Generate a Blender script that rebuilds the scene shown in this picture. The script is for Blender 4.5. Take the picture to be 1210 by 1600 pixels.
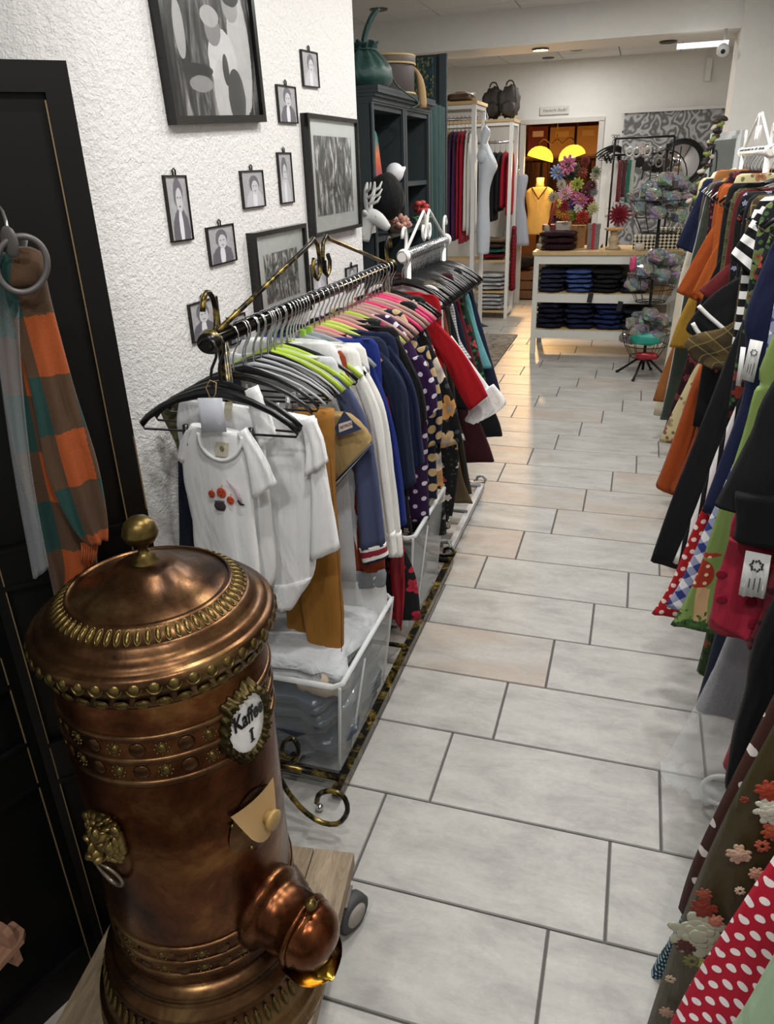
import bpy, math, random
from mathutils import Vector, Matrix
PI = math.pi
rnd = random.Random(7)
SC = bpy.context.scene
COL = SC.collection
for o in list(bpy.data.objects): bpy.data.objects.remove(o)

# ------------------------------------------------------------------ camera
F_PX, PITCH, YAW, ROLL, CAM_H = 1170.3, math.radians(24.633), math.radians(18.251), math.radians(-2.007), 1.64
def _axes():
    cy, sy, cp, sp = math.cos(YAW), math.sin(YAW), math.cos(PITCH), math.sin(PITCH)
    R0 = Vector((cy, sy, 0)); Fh = Vector((-sy, cy, 0)); Z = Vector((0, 0, 1))
    F0 = Fh*cp - Z*sp; U0 = Fh*sp + Z*cp
    cr, sr = math.cos(ROLL), math.sin(ROLL)
    return R0*cr + U0*sr, -R0*sr + U0*cr, F0
RT, UP, FW = _axes()
cam = bpy.data.cameras.new('camera'); co = bpy.data.objects.new('camera', cam); COL.objects.link(co)
cam.sensor_fit = 'VERTICAL'; cam.lens = 35; cam.sensor_height = 1600/F_PX*35; cam.clip_start = .02
m = Matrix((RT, UP, -FW)).transposed().to_4x4(); m.translation = Vector((0, 0, CAM_H)); co.matrix_world = m
SC.camera = co
CP = Vector((0, 0, CAM_H))
# a pixel gives a direction only; the distance comes from a floor height, a wall or the hanging plane of a garment
def ray(u, v): return (RT*(u-605)/F_PX - UP*(v-800)/F_PX + FW)
def FL(u, v, z=0.): d = ray(u, v); return CP + d*((z-CAM_H)/d.z)
def AX(u, v, x): d = ray(u, v); return CP + d*(x/d.x)
def AY(u, v, y): d = ray(u, v); return CP + d*(y/d.y)
def PLN(u, v, P, n): d = ray(u, v); return CP + d*((P-CP).dot(n)/d.dot(n))

# ------------------------------------------------------------------ world, exposure
w = bpy.data.worlds.new('world'); SC.world = w; w.use_nodes = True
bg = w.node_tree.nodes['Background']; bg.inputs[0].default_value = (1., .98, .95, 1); bg.inputs[1].default_value = .4
SC.view_settings.view_transform = 'Standard'; SC.view_settings.look = 'None'
SC.view_settings.exposure = 0.; SC.view_settings.gamma = 1; SC.view_settings.use_curve_mapping = False
CEIL = 2.70
LIGHTS = [(x, y, p) for x, y, p in [(-.45, -.5, 17), (.25, -.1, 15), (-.25, .9, 15), (.1, 1.9, 17), (-.35, 2.2, 9), (-.2, 3.3, 20), (.05, 4.4, 23), (-.5, 5.4, 23)]]
LIGHTS_BACK = [(-1.3, 7.6, 15), (-.1, 8.1, 17), (-.8, 9.2, 12)]
def lamp(name, kind, loc, energy, color=(1, 1, 1), size=.1, spot=None):
    l = bpy.data.lights.new(name, kind); l.energy = energy; l.color = color
    if kind == 'AREA': l.shape = 'DISK'; l.size = size
    if kind == 'SPOT': l.spot_size = spot[0]; l.spot_blend = spot[1]; l.shadow_soft_size = size
    if kind == 'POINT': l.shadow_soft_size = size
    o = bpy.data.objects.new(name, l); o.location = loc; COL.objects.link(o); return o

# ------------------------------------------------------------------ materials
MATS = {}
def lin(c):
    if isinstance(c, str):
        c = [int(c[i:i+2], 16)/255 for i in (0, 2, 4)]
        c = [x/12.92 if x <= .04045 else ((x+.055)/1.055)**2.4 for x in c]
    return (c[0], c[1], c[2], 1)
class NT:
    def __init__(s, name):
        s.m = bpy.data.materials.new(name); s.m.use_nodes = True; s.t = s.m.node_tree
        s.b = s.t.nodes['Principled BSDF']; s.out = s.t.nodes['Material Output']
    def n(s, typ, **k):
        nd = s.t.nodes.new('ShaderNode'+typ)
        for a, v in k.items(): setattr(nd, a, v)
        return nd
    def l(s, a, b): s.t.links.new(a, b)
    def coord(s, kind='Object', scale=None):
        c = s.n('TexCoord').outputs[kind]
        if scale is None: return c
        mp = s.n('Mapping'); mp.inputs['Scale'].default_value = scale if not isinstance(scale, (int, float)) else (scale,)*3
        s.l(c, mp.inputs[0]); return mp.outputs[0]
    def noise(s, vec, sc, det=3, rough=.55, dist=0):
        t = s.n('TexNoise'); t.inputs['Scale'].default_value = sc; t.inputs['Detail'].default_value = det
        t.inputs['Roughness'].default_value = rough; t.inputs['Distortion'].default_value = dist
        s.l(vec, t.inputs['Vector']); return t.outputs[0]
    def math(s, op, a, b=None, c=None):
        t = s.n('Math', operation=op)
        for i, x in enumerate((a, b, c)):
            if x is None: continue
            if isinstance(x, (int, float)): t.inputs[i].default_value = x
            else: s.l(x, t.inputs[i])
        return t.outputs[0]
    def mix(s, f, a, b):
        t = s.n('Mix', data_type='RGBA')
        if isinstance(f, (int, float)): t.inputs[0].default_value = f
        else: s.l(f, t.inputs[0])
        for i, x in ((6, a), (7, b)):
            if isinstance(x, (str, tuple, list)): t.inputs[i].default_value = lin(x)
            else: s.l(x, t.inputs[i])
        return t.outputs[2]
    def ramp(s, f, stops, const=False):
        t = s.n('ValToRGB'); e = t.color_ramp.elements
        if const: t.color_ramp.interpolation = 'CONSTANT'
        while len(e) < len(stops): e.new(.5)
        for el, (p, c) in zip(e, stops): el.position = p; el.color = lin(c)
        s.l(f, t.inputs[0]); return t.outputs[0]
    def bump(s, h, strength=.3, dist=.005):
        t = s.n('Bump'); t.inputs['Strength'].default_value = strength; t.inputs['Distance'].default_value = dist
        s.l(h, t.inputs['Height']); s.l(t.outputs[0], s.b.inputs['Normal'])
    def base(s, c):
        if isinstance(c, (str, tuple, list)): s.b.inputs['Base Color'].default_value = lin(c)
        else: s.l(c, s.b.inputs['Base Color'])
    def set(s, **k):
        for a, v in k.items(): s.b.inputs[a.replace('_', ' ')].default_value = v
        return s
def cached(fn):
    def g(*a, **k):
        key = (fn.__name__, a, tuple(sorted(k.items())))
        if key not in MATS: MATS[key] = fn(*a, **k)
        return MATS[key]
    return g
@cached
def plain(c, rough=.5, metal=0., bump=0., coat=0., spec=.5):
    t = NT('plain'); t.set(Roughness=rough, Metallic=metal, Specular_IOR_Level=spec)
    v = t.coord()
    n = t.noise(v, 14, 4)
    t.base(t.mix(t.math('MULTIPLY', n, .22), c, tuple(x*.55 for x in lin(c)[:3])))
    if bump: t.bump(t.noise(v, 120, 3), bump, .002)
    if coat: t.set(Coat_Weight=coat)
    return t.m
def _fab(t, rough=.85, sheen=.02):
    t.set(Roughness=rough, Sheen_Weight=sheen, Specular_IOR_Level=.25 if rough > .65 else .5)
    v = t.coord('UV', (1, 1, 1))
    wv = t.n('TexWave'); wv.inputs['Scale'].default_value = 260; t.l(v, wv.inputs['Vector'])
    nz = t.noise(t.coord('Object'), 9, 4)
    fold = t.noise(t.coord('Object', (9, 9, 2.2)), 1.6, 3, .5, .6)
    h = t.math('ADD', t.math('MULTIPLY', wv.outputs[1], .02), t.math('ADD', t.math('MULTIPLY', nz, .5), t.math('MULTIPLY', fold, 2.2)))
    t.bump(h, .55, .012)
@cached
def fabric(c, rough=.88, sheen=.02, var=.25):
    t = NT('fabric'); _fab(t, rough, sheen)
    n = t.noise(t.coord('Object'), 60, 3)
    t.base(t.mix(t.math('MULTIPLY', n, var), c, tuple(x*.5 for x in lin(c)[:3]))); return t.m
def _cell(t, vec, sx, sy, ox=0., oy=0.):
    mp = t.n('Mapping'); mp.inputs['Scale'].default_value = (1/sx, 1/sy, 1); mp.inputs['Location'].default_value = (ox, oy, 0)
    t.l(vec, mp.inputs[0])
    fr = t.n('VectorMath', operation='FRACTION'); t.l(mp.outputs[0], fr.inputs[0])
    sb = t.n('VectorMath', operation='SUBTRACT'); t.l(fr.outputs[0], sb.inputs[0]); sb.inputs[1].default_value = (.5, .5, 0)
    ml = t.n('VectorMath', operation='MULTIPLY'); t.l(sb.outputs[0], ml.inputs[0]); ml.inputs[1].default_value = (sx, sy, 0)
    ln = t.n('VectorMath', operation='LENGTH'); t.l(ml.outputs[0], ln.inputs[0]); return ln.outputs['Value']
@cached
def dots(base, dot, sp=.03, r=.006, rough=.7):
    t = NT('dots'); _fab(t, rough); v = t.coord('UV')
    a = t.math('LESS_THAN', _cell(t, v, sp, sp), r); b = t.math('LESS_THAN', _cell(t, v, sp, sp, .5, .5), r)
    t.base(t.mix(t.math('MAXIMUM', a, b), base, dot)); return t.m
@cached
def stripes(a, b, wdt=.02, axis=1, duty=.5):
    t = NT('stripes'); _fab(t); s = t.n('SeparateXYZ'); t.l(t.coord('UV'), s.inputs[0])
    f = t.math('FRACT', t.math('DIVIDE', s.outputs[axis], wdt)); t.base(t.mix(t.math('LESS_THAN', f, duty), a, b)); return t.m
@cached
def gingham(a, mid, b, wdt=.03):
    t = NT('gingham'); _fab(t); mp = t.n('Mapping'); mp.inputs['Rotation'].default_value = (0, 0, .78); t.l(t.coord('UV'), mp.inputs[0])
    s = t.n('SeparateXYZ'); t.l(mp.outputs[0], s.inputs[0])
    f = [t.math('LESS_THAN', t.math('FRACT', t.math('DIVIDE', s.outputs[i], wdt)), .5) for i in (0, 1)]
    sm = t.math('MULTIPLY', t.math('ADD', f[0], f[1]), .5)
    t.base(t.ramp(sm, [(0, a), (.3, mid), (.8, b)], True)); return t.m
@cached
def blocks(cols, wx=.05, wy=.075, lines=None):
    t = NT('blocks'); _fab(t, .95, .08); s = t.n('SeparateXYZ'); t.l(t.coord('UV'), s.inputs[0])
    fx = t.math('FRACT', t.math('ADD', t.math('DIVIDE', s.outputs[0], wx*2), 10.15)); fy = t.math('FRACT', t.math('DIVIDE', s.outputs[1], wy*2))
    nz = t.math('MULTIPLY', t.math('SUBTRACT', t.noise(t.coord('UV'), 150, 2), .5), .06)
    a = t.math('LESS_THAN', t.math('ADD', fx, nz), .5); b = t.math('LESS_THAN', t.math('ADD', fy, nz), .5)
    c = t.mix(b, t.mix(a, cols[0], cols[1]), t.mix(a, cols[2], cols[0]))
    n2 = t.noise(t.coord('UV'), 400, 3)
    t.base(t.mix(t.math('MULTIPLY', n2, .55), c, tuple(x*.3 for x in lin(cols[0])[:3]))); return t.m
@cached
def plaid(base, a, b, w=.06):
    t = NT('plaid'); _fab(t); s = t.n('SeparateXYZ'); t.l(t.coord('UV'), s.inputs[0]); c = base
    for i, (col, wd, off, du) in enumerate([(a, w, 0, .3), (a, w, .1, .3), (b, w*.5, .4, .08), (b, w*.5, .2, .08)]):
        f = t.math('LESS_THAN', t.math('FRACT', t.math('ADD', t.math('DIVIDE', s.outputs[i % 2], wd), off)), du)
        c = t.mix(t.math('MULTIPLY', f, .6), c, col)
    t.base(c); return t.m
@cached
def floral(base, cols, leaf, sc=14., thr=.34, lthr=.2, rough=.75):
    t = NT('floral'); _fab(t, rough); v = t.coord('UV')
    d = t.n('TexNoise'); d.inputs['Scale'].default_value = sc*1.6; t.l(v, d.inputs['Vector'])
    ad = t.n('VectorMath', operation='MULTIPLY_ADD'); t.l(d.outputs[1], ad.inputs[0]); ad.inputs[1].default_value = (.22/sc,)*3; t.l(v, ad.inputs[2])
    v2 = ad.outputs[0]
    def vor(vec, s):
        q = t.n('TexVoronoi'); q.voronoi_dimensions = '2D'; q.inputs['Scale'].default_value = s; t.l(vec, q.inputs['Vector']); return q
    k = vor(v2, sc*1.9); lm = t.math('LESS_THAN', k.outputs['Distance'], lthr)
    c = t.mix(lm, base, leaf)
    q = vor(v2, sc); sp = t.n('SeparateColor'); t.l(q.outputs['Color'], sp.inputs[0])
    st = [(i/len(cols), x) for i, x in enumerate(cols)]
    fc = t.ramp(sp.outputs[0], st, True)
    df = t.n('VectorMath', operation='SUBTRACT'); t.l(v2, df.inputs[0]); t.l(q.outputs['Position'], df.inputs[1]); dx = t.n('SeparateXYZ'); t.l(df.outputs[0], dx.inputs[0])
    an = t.math('ADD', t.math('ARCTAN2', dx.outputs[1], dx.outputs[0]), t.math('MULTIPLY', sp.outputs[2], 6.))
    pet = t.math('ADD', t.math('MULTIPLY', t.math('ABSOLUTE', t.math('COSINE', t.math('MULTIPLY', an, 2.5))), .45*thr), .62*thr)
    rel_ = t.math('DIVIDE', q.outputs['Distance'], pet)
    sh = t.math('MAXIMUM', t.math('SUBTRACT', .75, rel_), 0.)
    vein = t.math('MULTIPLY', t.math('ABSOLUTE', t.math('SINE', t.math('MULTIPLY', an, 11.))), .25)
    fc = t.mix(t.math('MINIMUM', t.math('ADD', sh, vein), .8), fc, tuple(x*.35 for x in lin(cols[0])[:3]))
    fc = t.mix(t.math('LESS_THAN', rel_, .2), fc, cols[-1])
    has = t.math('GREATER_THAN', sp.outputs[1], .2)
    mk = t.math('MULTIPLY', t.math('LESS_THAN', rel_, 1.), has)
    c = t.mix(mk, c, fc); t.base(c); return t.m
@cached
def border_print():
    # mushrooms and ferns printed on the lower part of the skirt, plain green above
    t = NT('border_print'); _fab(t, .5); s = t.n('SeparateXYZ'); uv = t.coord('UV'); t.l(uv, s.inputs[0]); V = s.outputs[1]
    q = t.n('TexVoronoi'); q.voronoi_dimensions = '2D'; q.inputs['Scale'].default_value = 9; t.l(uv, q.inputs['Vector'])
    dot = t.math('LESS_THAN', _cell(t, uv, .025, .025), .005)
    cap = t.mix(dot, 'a8331f', 'f0d8b0')
    m1 = t.math('MULTIPLY', t.math('LESS_THAN', q.outputs['Distance'], .42), t.math('MULTIPLY', t.math('GREATER_THAN', V, .8), t.math('LESS_THAN', V, .9)))
    wv = t.n('TexWave'); wv.inputs['Scale'].default_value = 4.2; wv.inputs['Distortion'].default_value = 1.5; t.l(uv, wv.inputs['Vector'])
    stem = t.math('MULTIPLY', t.math('GREATER_THAN', wv.outputs[1], .62), t.math('MULTIPLY', t.math('GREATER_THAN', V, .9), t.math('LESS_THAN', V, 1.02)))
    fern = t.math('GREATER_THAN', t.math('ADD', V, t.math('MULTIPLY', t.noise(uv, 38, 3), .22)), 1.1)
    c = t.mix(m1, '7f9a52', cap); c = t.mix(stem, c, 'd3ae7e'); c = t.mix(fern, c, t.ramp(t.noise(uv, 60, 2), [(.4, '1f3d1c'), (.6, '4d7a34')])); t.base(c); return t.m
@cached
def bands(stops):
    t = NT('ribbed_bands'); _fab(t); s = t.n('SeparateXYZ'); t.l(t.coord('UV'), s.inputs[0]); t.base(t.ramp(t.math('MULTIPLY', s.outputs[1], 10.), [x for x in stops], True)); return t.m
@cached
def denim(c):
    t = NT('denim'); _fab(t, .9); n = t.noise(t.coord('Object', (90, 90, 400)), 1, 2)
    t.base(t.mix(t.math('MULTIPLY', n, .5), c, tuple(min(1, x*1.9+.01) for x in lin(c)[:3]))); return t.m
@cached
def copper(a, b, c, rough=.3):
    t = NT('aged_copper'); v = t.coord(); n1 = t.noise(v, 7, 6, .65, .4); n2 = t.noise(v, 22, 5, .7)
    col = t.ramp(n1, [(.34, a), (.52, b), (.66, c)]); col = t.mix(t.math('MULTIPLY', n2, .5), col, a); t.base(col)
    t.l(t.math('ADD', t.math('MULTIPLY', n2, .35), rough-.1), t.b.inputs['Roughness'])
    t.set(Metallic=.92); t.bump(t.noise(v, 30, 5), .12, .004); return t.m
@cached
def wood(a, b, rough=.55, sc=6):
    t = NT('wood'); v = t.coord('Object', (sc*3, sc*.5, sc*3)); n = t.noise(v, 2.4, 6, .65, 1.2)
    t.base(t.ramp(n, [(.3, a), (.7, b)])); t.set(Roughness=rough); t.bump(n, .25, .004); return t.m
@cached
def plastic_clear(tint='dfe6ea', opac=.28, rough=.25, crumple=1):
    t = NT('clear_plastic'); t.base(tint); t.set(Roughness=rough, Specular_IOR_Level=.7)
    tr = t.n('BsdfTransparent'); mx = t.n('MixShader'); lw = t.n('LayerWeight'); lw.inputs[0].default_value = .35
    f = t.math('MINIMUM', t.math('ADD', t.math('MULTIPLY', lw.outputs[1], .5), opac), .9)
    t.l(f, mx.inputs[0]); t.l(tr.outputs[0], mx.inputs[1]); t.l(t.b.outputs[0], mx.inputs[2]); t.l(mx.outputs[0], t.out.inputs[0])
    if crumple: t.bump(t.noise(t.coord(), 25, 4, .6, 1.5), .5, .01)
    return t.m
@cached
def glass_pane():
    t = NT('glass_pane'); gl = t.n('BsdfGlossy'); gl.inputs['Roughness'].default_value = .03
    tr = t.n('BsdfTransparent'); mx = t.n('MixShader'); lw = t.n('LayerWeight'); lw.inputs[0].default_value = .25
    t.l(t.math('MULTIPLY', lw.outputs[0], .7), mx.inputs[0]); t.l(tr.outputs[0], mx.inputs[1]); t.l(gl.outputs[0], mx.inputs[2]); t.l(mx.outputs[0], t.out.inputs[0]); return t.m
@cached
def emit(c, s):
    t = NT('emitter'); t.base(c); t.b.inputs['Emission Color'].default_value = lin(c); t.b.inputs['Emission Strength'].default_value = s; return t.m
@cached
def foil():
    # shiny cellophane over many small colours
    t = NT('cellophane'); v = t.coord(); oi = t.n('ObjectInfo'); q = t.n('TexVoronoi'); q.inputs['Scale'].default_value = 13; t.l(v, q.inputs['Vector'])
    hs = t.n('HueSaturation'); hs.inputs['Saturation'].default_value = .38; hs.inputs['Value'].default_value = .5; t.l(q.outputs['Color'], hs.inputs['Color']); t.l(oi.outputs['Random'], hs.inputs['Hue'])
    t.l(hs.outputs[0], t.b.inputs['Base Color']); t.set(Roughness=.12, Metallic=.15, Coat_Weight=1., Coat_Roughness=.03)
    t.bump(t.noise(v, 34, 3, .6, 1.5), 1., .06); return t.m
@cached
def portrait(seed, tone=.35, tint='b9b6c4'):
    # generic black and white print: backdrop, shoulders, face, hair
    t = NT('bw_print'); r = random.Random(seed); uv = t.coord('UV'); t.set(Roughness=.35)
    n = t.noise(uv, 5+r.random()*6, 5, .65, .8)
    c = t.mix(n, (tone*.35,)*3, (tone*1.5,)*3)
    def ell(cx, cy, rx, ry, col, c, soft=.25):
        mp = t.n('Mapping'); mp.inputs['Location'].default_value = (-cx/rx, -cy/ry, 0); mp.inputs['Scale'].default_value = (1/rx, 1/ry, 0); t.l(uv, mp.inputs[0])
        nn = t.n('VectorMath', operation='LENGTH'); t.l(mp.outputs[0], nn.inputs[0])
        f = t.math('LESS_THAN', t.math('ADD', nn.outputs['Value'], t.math('MULTIPLY', n, soft)), 1.12)
        return t.mix(f, c, col)
    cx = .5+r.uniform(-.08, .08); cy = .6+r.uniform(-.04, .08)
    c = ell(cx, .08, .42, .42, (.02, .02, .025) if seed % 2 else (.5, .5, .53), c)
    c = ell(cx, .2, .1, .3, (.75, .75, .78), c); c = ell(cx, cy+.08, .23, .25, (.03, .03, .035), c)
    c = ell(cx+.03, cy-.02, .16, .2, (.55, .55, .57), c); c = ell(cx-.04, cy+.02, .03, .015, (.03,)*3, c, .05); c = ell(cx+.09, cy+.02, .03, .015, (.03,)*3, c, .05); c = ell(cx+.03, cy-.12, .05, .014, (.1,)*3, c, .05)
    t.base(t.mix(.22, c, tint)); return t.m
@cached
def group_print():
    # generic wet-street scene: seated figures in pale suits against dark streaks
    t = NT('bw_group_print'); uv = t.coord('UV'); t.set(Roughness=.3); mp = t.n('Mapping'); mp.inputs['Scale'].default_value = (9, 2.2, 1); t.l(uv, mp.inputs[0])
    n = t.noise(mp.outputs[0], 1.3, 6, .6, 1.2); n2 = t.noise(uv, 14, 4, .6, .6); c = t.ramp(n, [(.36, (.015,)*3), (.5, (.06,)*3), (.6, (.2,)*3), (.72, (.5,)*3)])
    def ell(cx, cy, rx, ry, col, c, rot=0., soft=.3):
        a = t.n('Mapping'); a.inputs['Location'].default_value = (-cx, -cy, 0); t.l(uv, a.inputs[0]); b = t.n('Mapping'); b.inputs['Rotation'].default_value = (0, 0, rot); b.inputs['Scale'].default_value = (1/rx, 1/ry, 0); t.l(a.outputs[0], b.inputs[0])
        nn = t.n('VectorMath', operation='LENGTH'); t.l(b.outputs[0], nn.inputs[0])
        return t.mix(t.math('LESS_THAN', t.math('ADD', nn.outputs['Value'], t.math('MULTIPLY', n2, soft)), 1.15), c, t.mix(n2, tuple(x*.7 for x in col), col))
    for q in ((.82, .5, .13, .5, (.62,)*3), (.76, .86, .09, .12, (.4,)*3), (.77, .93, .1, .07, (.02,)*3), (.6, .42, .16, .24, (.72,)*3), (.56, .16, .1, .26, (.65,)*3, -.15), (.72, .14, .1, .22, (.1,)*3, .2), (.52, .66, .085, .12, (.3,)*3), (.5, .75, .1, .075, (.5,)*3), (.62, .36, .035, .12, (.08,)*3, .5), (.16, .62, .05, .2, (.5,)*3, .9), (.3, .34, .16, .05, (.05,)*3, -.1), (.32, .24, .12, .06, (.35,)*3, -.15)): c = ell(q[0], q[1]*.52, q[2], q[3]*.52, q[4], c, q[5]*.5 if len(q) > 5 else 0., .2)
    t.base(c); return t.m
@cached
def streaky(seed, tint='c4cbc6'):
    t = NT('bw_scene_print'); uv = t.coord('UV'); t.set(Roughness=.35); mp = t.n('Mapping'); mp.inputs['Scale'].default_value = (9, 2.2, 1); mp.inputs['Location'].default_value = (seed, seed*.7, 0); t.l(uv, mp.inputs[0])
    n = t.noise(mp.outputs[0], 1.3, 6, .6, 1.2); c = t.ramp(n, [(.36, (.01,)*3), (.46, (.06,)*3), (.54, (.25,)*3), (.64, (.8,)*3)]); t.base(t.mix(.15, c, tint)); return t.m
CHROME = plain('c9ccd0', .18, 1.); BLACKP = plain('101012', .28); WHITEM = plain('e9e9e6', .35); GOLDB = None
def gold_black():
    t = NT('brushed_gold_black_enamel'); v = t.coord(); n = t.noise(v, 16, 5, .7, 1.); c = t.ramp(n, [(.47, '15130f'), (.56, '6b5a26'), (.68, 'b39a4c')]); t.base(c); t.set(Metallic=.55, Roughness=.28); return t.m
GOLDB = gold_black()

# ------------------------------------------------------------------ mesh builder
def catmull(P, m):
    n = len(P); out = []
    if n == 1: return [P[0]]*m
    for i in range(m):
        t = i/(m-1)*(n-1); k = min(int(t), n-2); f = t-k
        a, b, c, d = P[max(k-1, 0)], P[k], P[k+1], P[min(k+2, n-1)]
        out.append(.5*((2*b) + (c-a)*f + (2*a-5*b+4*c-d)*f*f + (3*b-a-3*c+d)*f**3))
    return out
class MB:
    def __init__(s): s.v = []; s.f = []; s.uv = {}
    def add(s, vs, fs):
        o = len(s.v); s.v += [Vector(v) for v in vs]; s.f += [tuple(i+o for i in f) for f in fs]; return o
    def box(s, c, d, M=None, taper=1.):
        x, y, z = [k/2 for k in d]; c = Vector(c)
        vs = [Vector((sx*x*(taper if sz > 0 else 1), sy*y*(taper if sz > 0 else 1), sz*z)) for sz in (-1, 1) for sx, sy in ((-1, -1), (1, -1), (1, 1), (-1, 1))]
        if M is not None: vs = [M @ v for v in vs]
        s.add([c+v for v in vs], [(3, 2, 1, 0), (4, 5, 6, 7), (0, 1, 5, 4), (1, 2, 6, 5), (2, 3, 7, 6), (3, 0, 4, 7)]); return s
    def tube(s, P, r, n=8, closed=False, flat=None):
        P = [Vector(p) for p in P]; k = len(P); vs = []; prev = None
        for i, p in enumerate(P):
            a = P[(i-1) % k] if closed or i > 0 else p; b = P[(i+1) % k] if closed or i < k-1 else p
            t = (b-a).normalized() if (b-a).length > 1e-9 else Vector((0, 0, 1))
            if prev is None:
                nn = t.orthogonal().normalized()
                if abs(t.y) < .9: nn = (Vector((0, 1, 0))-t*t.y).normalized()
            else: nn = (prev-t*prev.dot(t)).normalized()
            prev = nn; bn = t.cross(nn); rr = r[i] if isinstance(r, (list, tuple)) else r
            for j in range(n):
                q = 2*PI*j/n; vs.append(p + nn*(math.cos(q)*rr*(flat or 1)) + bn*(math.sin(q)*rr))
        fs = []
        for i in range(k if closed else k-1):
            i2 = (i+1) % k
            for j in range(n): fs.append((i*n+j, i*n+(j+1) % n, i2*n+(j+1) % n, i2*n+j))
        if not closed: fs += [tuple(range(n-1, -1, -1)), tuple(range((k-1)*n, k*n))]
        s.add(vs, fs); return s
    def lathe(s, prof, n=48, M=None):
        vs = []; fs = []; k = len(prof)
        for r, z in prof:
            for j in range(n): vs.append(Vector((r*math.cos(2*PI*j/n), r*math.sin(2*PI*j/n), z)))
        for i in range(k-1):
            for j in range(n): fs.append((i*n+j, i*n+(j+1) % n, (i+1)*n+(j+1) % n, (i+1)*n+j))
        fs += [tuple(range(n-1, -1, -1)), tuple(range((k-1)*n, k*n))]
        if M is not None: vs = [M @ v for v in vs]
        s.add(vs, fs); return s
    def ball(s, c, r, n=14, m=9, M=None):
        r = r if isinstance(r, (tuple, list)) else (r,)*3; c = Vector(c); vs = []; fs = []
        for i in range(m+1):
            a = PI*i/m
            for j in range(n):
                b = 2*PI*j/n; v = Vector((r[0]*math.sin(a)*math.cos(b), r[1]*math.sin(a)*math.sin(b), r[2]*math.cos(a))); vs.append(c + (M @ v if M else v))
        for i in range(m):
            for j in range(n): fs.append((i*n+j, (i+1)*n+j, (i+1)*n+(j+1) % n, i*n+(j+1) % n))
        s.add(vs, fs); return s
    def slab(s, pts, n, t):
        # polygon (ordered) with thickness t along n
        pts = [Vector(p) for p in pts]; n = Vector(n)*t; k = len(pts)
        s.add(pts+[p+n for p in pts], [tuple(range(k-1, -1, -1)), tuple(range(k, 2*k))]+[(i, (i+1) % k, k+(i+1) % k, k+i) for i in range(k)]); return s
    def grid(s, fn, nu, nv, uvfn=None):
        o = len(s.v)
        for i in range(nu+1):
            for j in range(nv+1):
                s.v.append(Vector(fn(i/nu, j/nv)))
                s.uv[len(s.v)-1] = uvfn(i/nu, j/nv) if uvfn else (i/nu, j/nv)
        for i in range(nu):
            for j in range(nv): a = o+i*(nv+1)+j; s.f.append((a, a+nv+1, a+nv+2, a+1))
        return s
    def loft(s, L, R, nrm, b0=.014, b1=None, amp=0., freq=3., ph=0., m=18, n=20, cap=True, sharp=.55, wr=.0022):
        b1 = b0 if b1 is None else b1; nrm = Vector(nrm)
        L = catmull([Vector(p) for p in L], m); R = catmull([Vector(p) for p in R], m); o = len(s.v); d = 0.; pc = None
        for i in range(m):
            t = i/(m-1); c = (L[i]+R[i])/2; a = (R[i]-L[i])/2; hw = a.length
            if pc is not None: d += (c-pc).length
            pc = c; b = b0+(b1-b0)*t; rmp = min(1., t*1.6)**1.3
            for j in range(n):
                q = 2*PI*j/n; cs, sn = math.cos(q), math.sin(q)
                off = b*math.copysign(abs(sn)**sharp, sn)
                fo = amp*rmp*(math.sin(freq*PI*cs+ph+.6*math.sin(3*t+ph)) + .35*math.sin(freq*2.3*PI*cs+ph*2))
                fo += wr*min(1., t*3)*(math.sin(7*cs+9*t+ph)*math.sin(11*t+2*cs+ph*1.7)+.6*math.sin(13*cs-17*t+ph*2.3)*math.sin(5*t+ph)+.4*math.sin(23*t+9*cs+ph))
                s.v.append(c + a*(cs*(1+.02*math.sin(7*t+ph))) + nrm*(off+fo)); s.uv[len(s.v)-1] = (cs*hw, d)
        for i in range(m-1):
            for j in range(n): s.f.append((o+i*n+j, o+(i+1)*n+j, o+(i+1)*n+(j+1) % n, o+i*n+(j+1) % n))
        if cap: s.f += [tuple(o+j for j in range(n)), tuple(o+(m-1)*n+j for j in range(n-1, -1, -1))]
        return s
    def mesh(s, mat, org=None, smooth=True, name='mesh'):
        me = bpy.data.meshes.new(name); org = Vector(org or (0, 0, 0))
        me.from_pydata([v-org for v in s.v], [], s.f); me.update()
        if s.uv:
            ul = me.uv_layers.new(name='uv')
            for lp in me.loops: ul.data[lp.index].uv = s.uv.get(lp.vertex_index, (0, 0))
        if smooth:
            me.polygons.foreach_set('use_smooth', [len(p.vertices) < 5 for p in me.polygons])
        if mat: me.materials.append(mat)
        return me
    def build(s, name, mat, parent=None, org=None, smooth=True, **k):
        me = s.mesh(mat, org, smooth, name); o = bpy.data.objects.new(name, me); COL.objects.link(o)
        if parent is not None: o.parent = parent
        elif org is not None: o.location = Vector(org)
        if smooth == 'auto':
            for p in me.polygons: p.use_smooth = False
        tag(o, **k); return o
def tag(o, label=None, cat=None, group=None, kind=None):
    if label: o['label'] = label
    if cat: o['category'] = cat
    if group: o['group'] = group
    if kind: o['kind'] = kind
    return o
def thing(name, label, cat, loc=(0, 0, 0), rz=0, group=None, kind=None):
    o = bpy.data.objects.new(name, None); COL.objects.link(o); o.location = loc; o.rotation_euler = (0, 0, rz); o.empty_display_size = .05
    return tag(o, label, cat, group, kind)
def kids(o): return [c for c in COL.objects if c.parent == o]
TREE = {}
def copy_tree(o, loc=None, rz=None, label=None, group=None, parent=None):
    c = o.copy(); COL.objects.link(c); c.parent = parent
    if loc is not None: c.location = loc
    if rz is not None: c.rotation_euler = (0, 0, rz)
    if label: c['label'] = label
    if group: c['group'] = group
    for ch in o.children: copy_tree(ch, parent=c)
    return c
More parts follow.
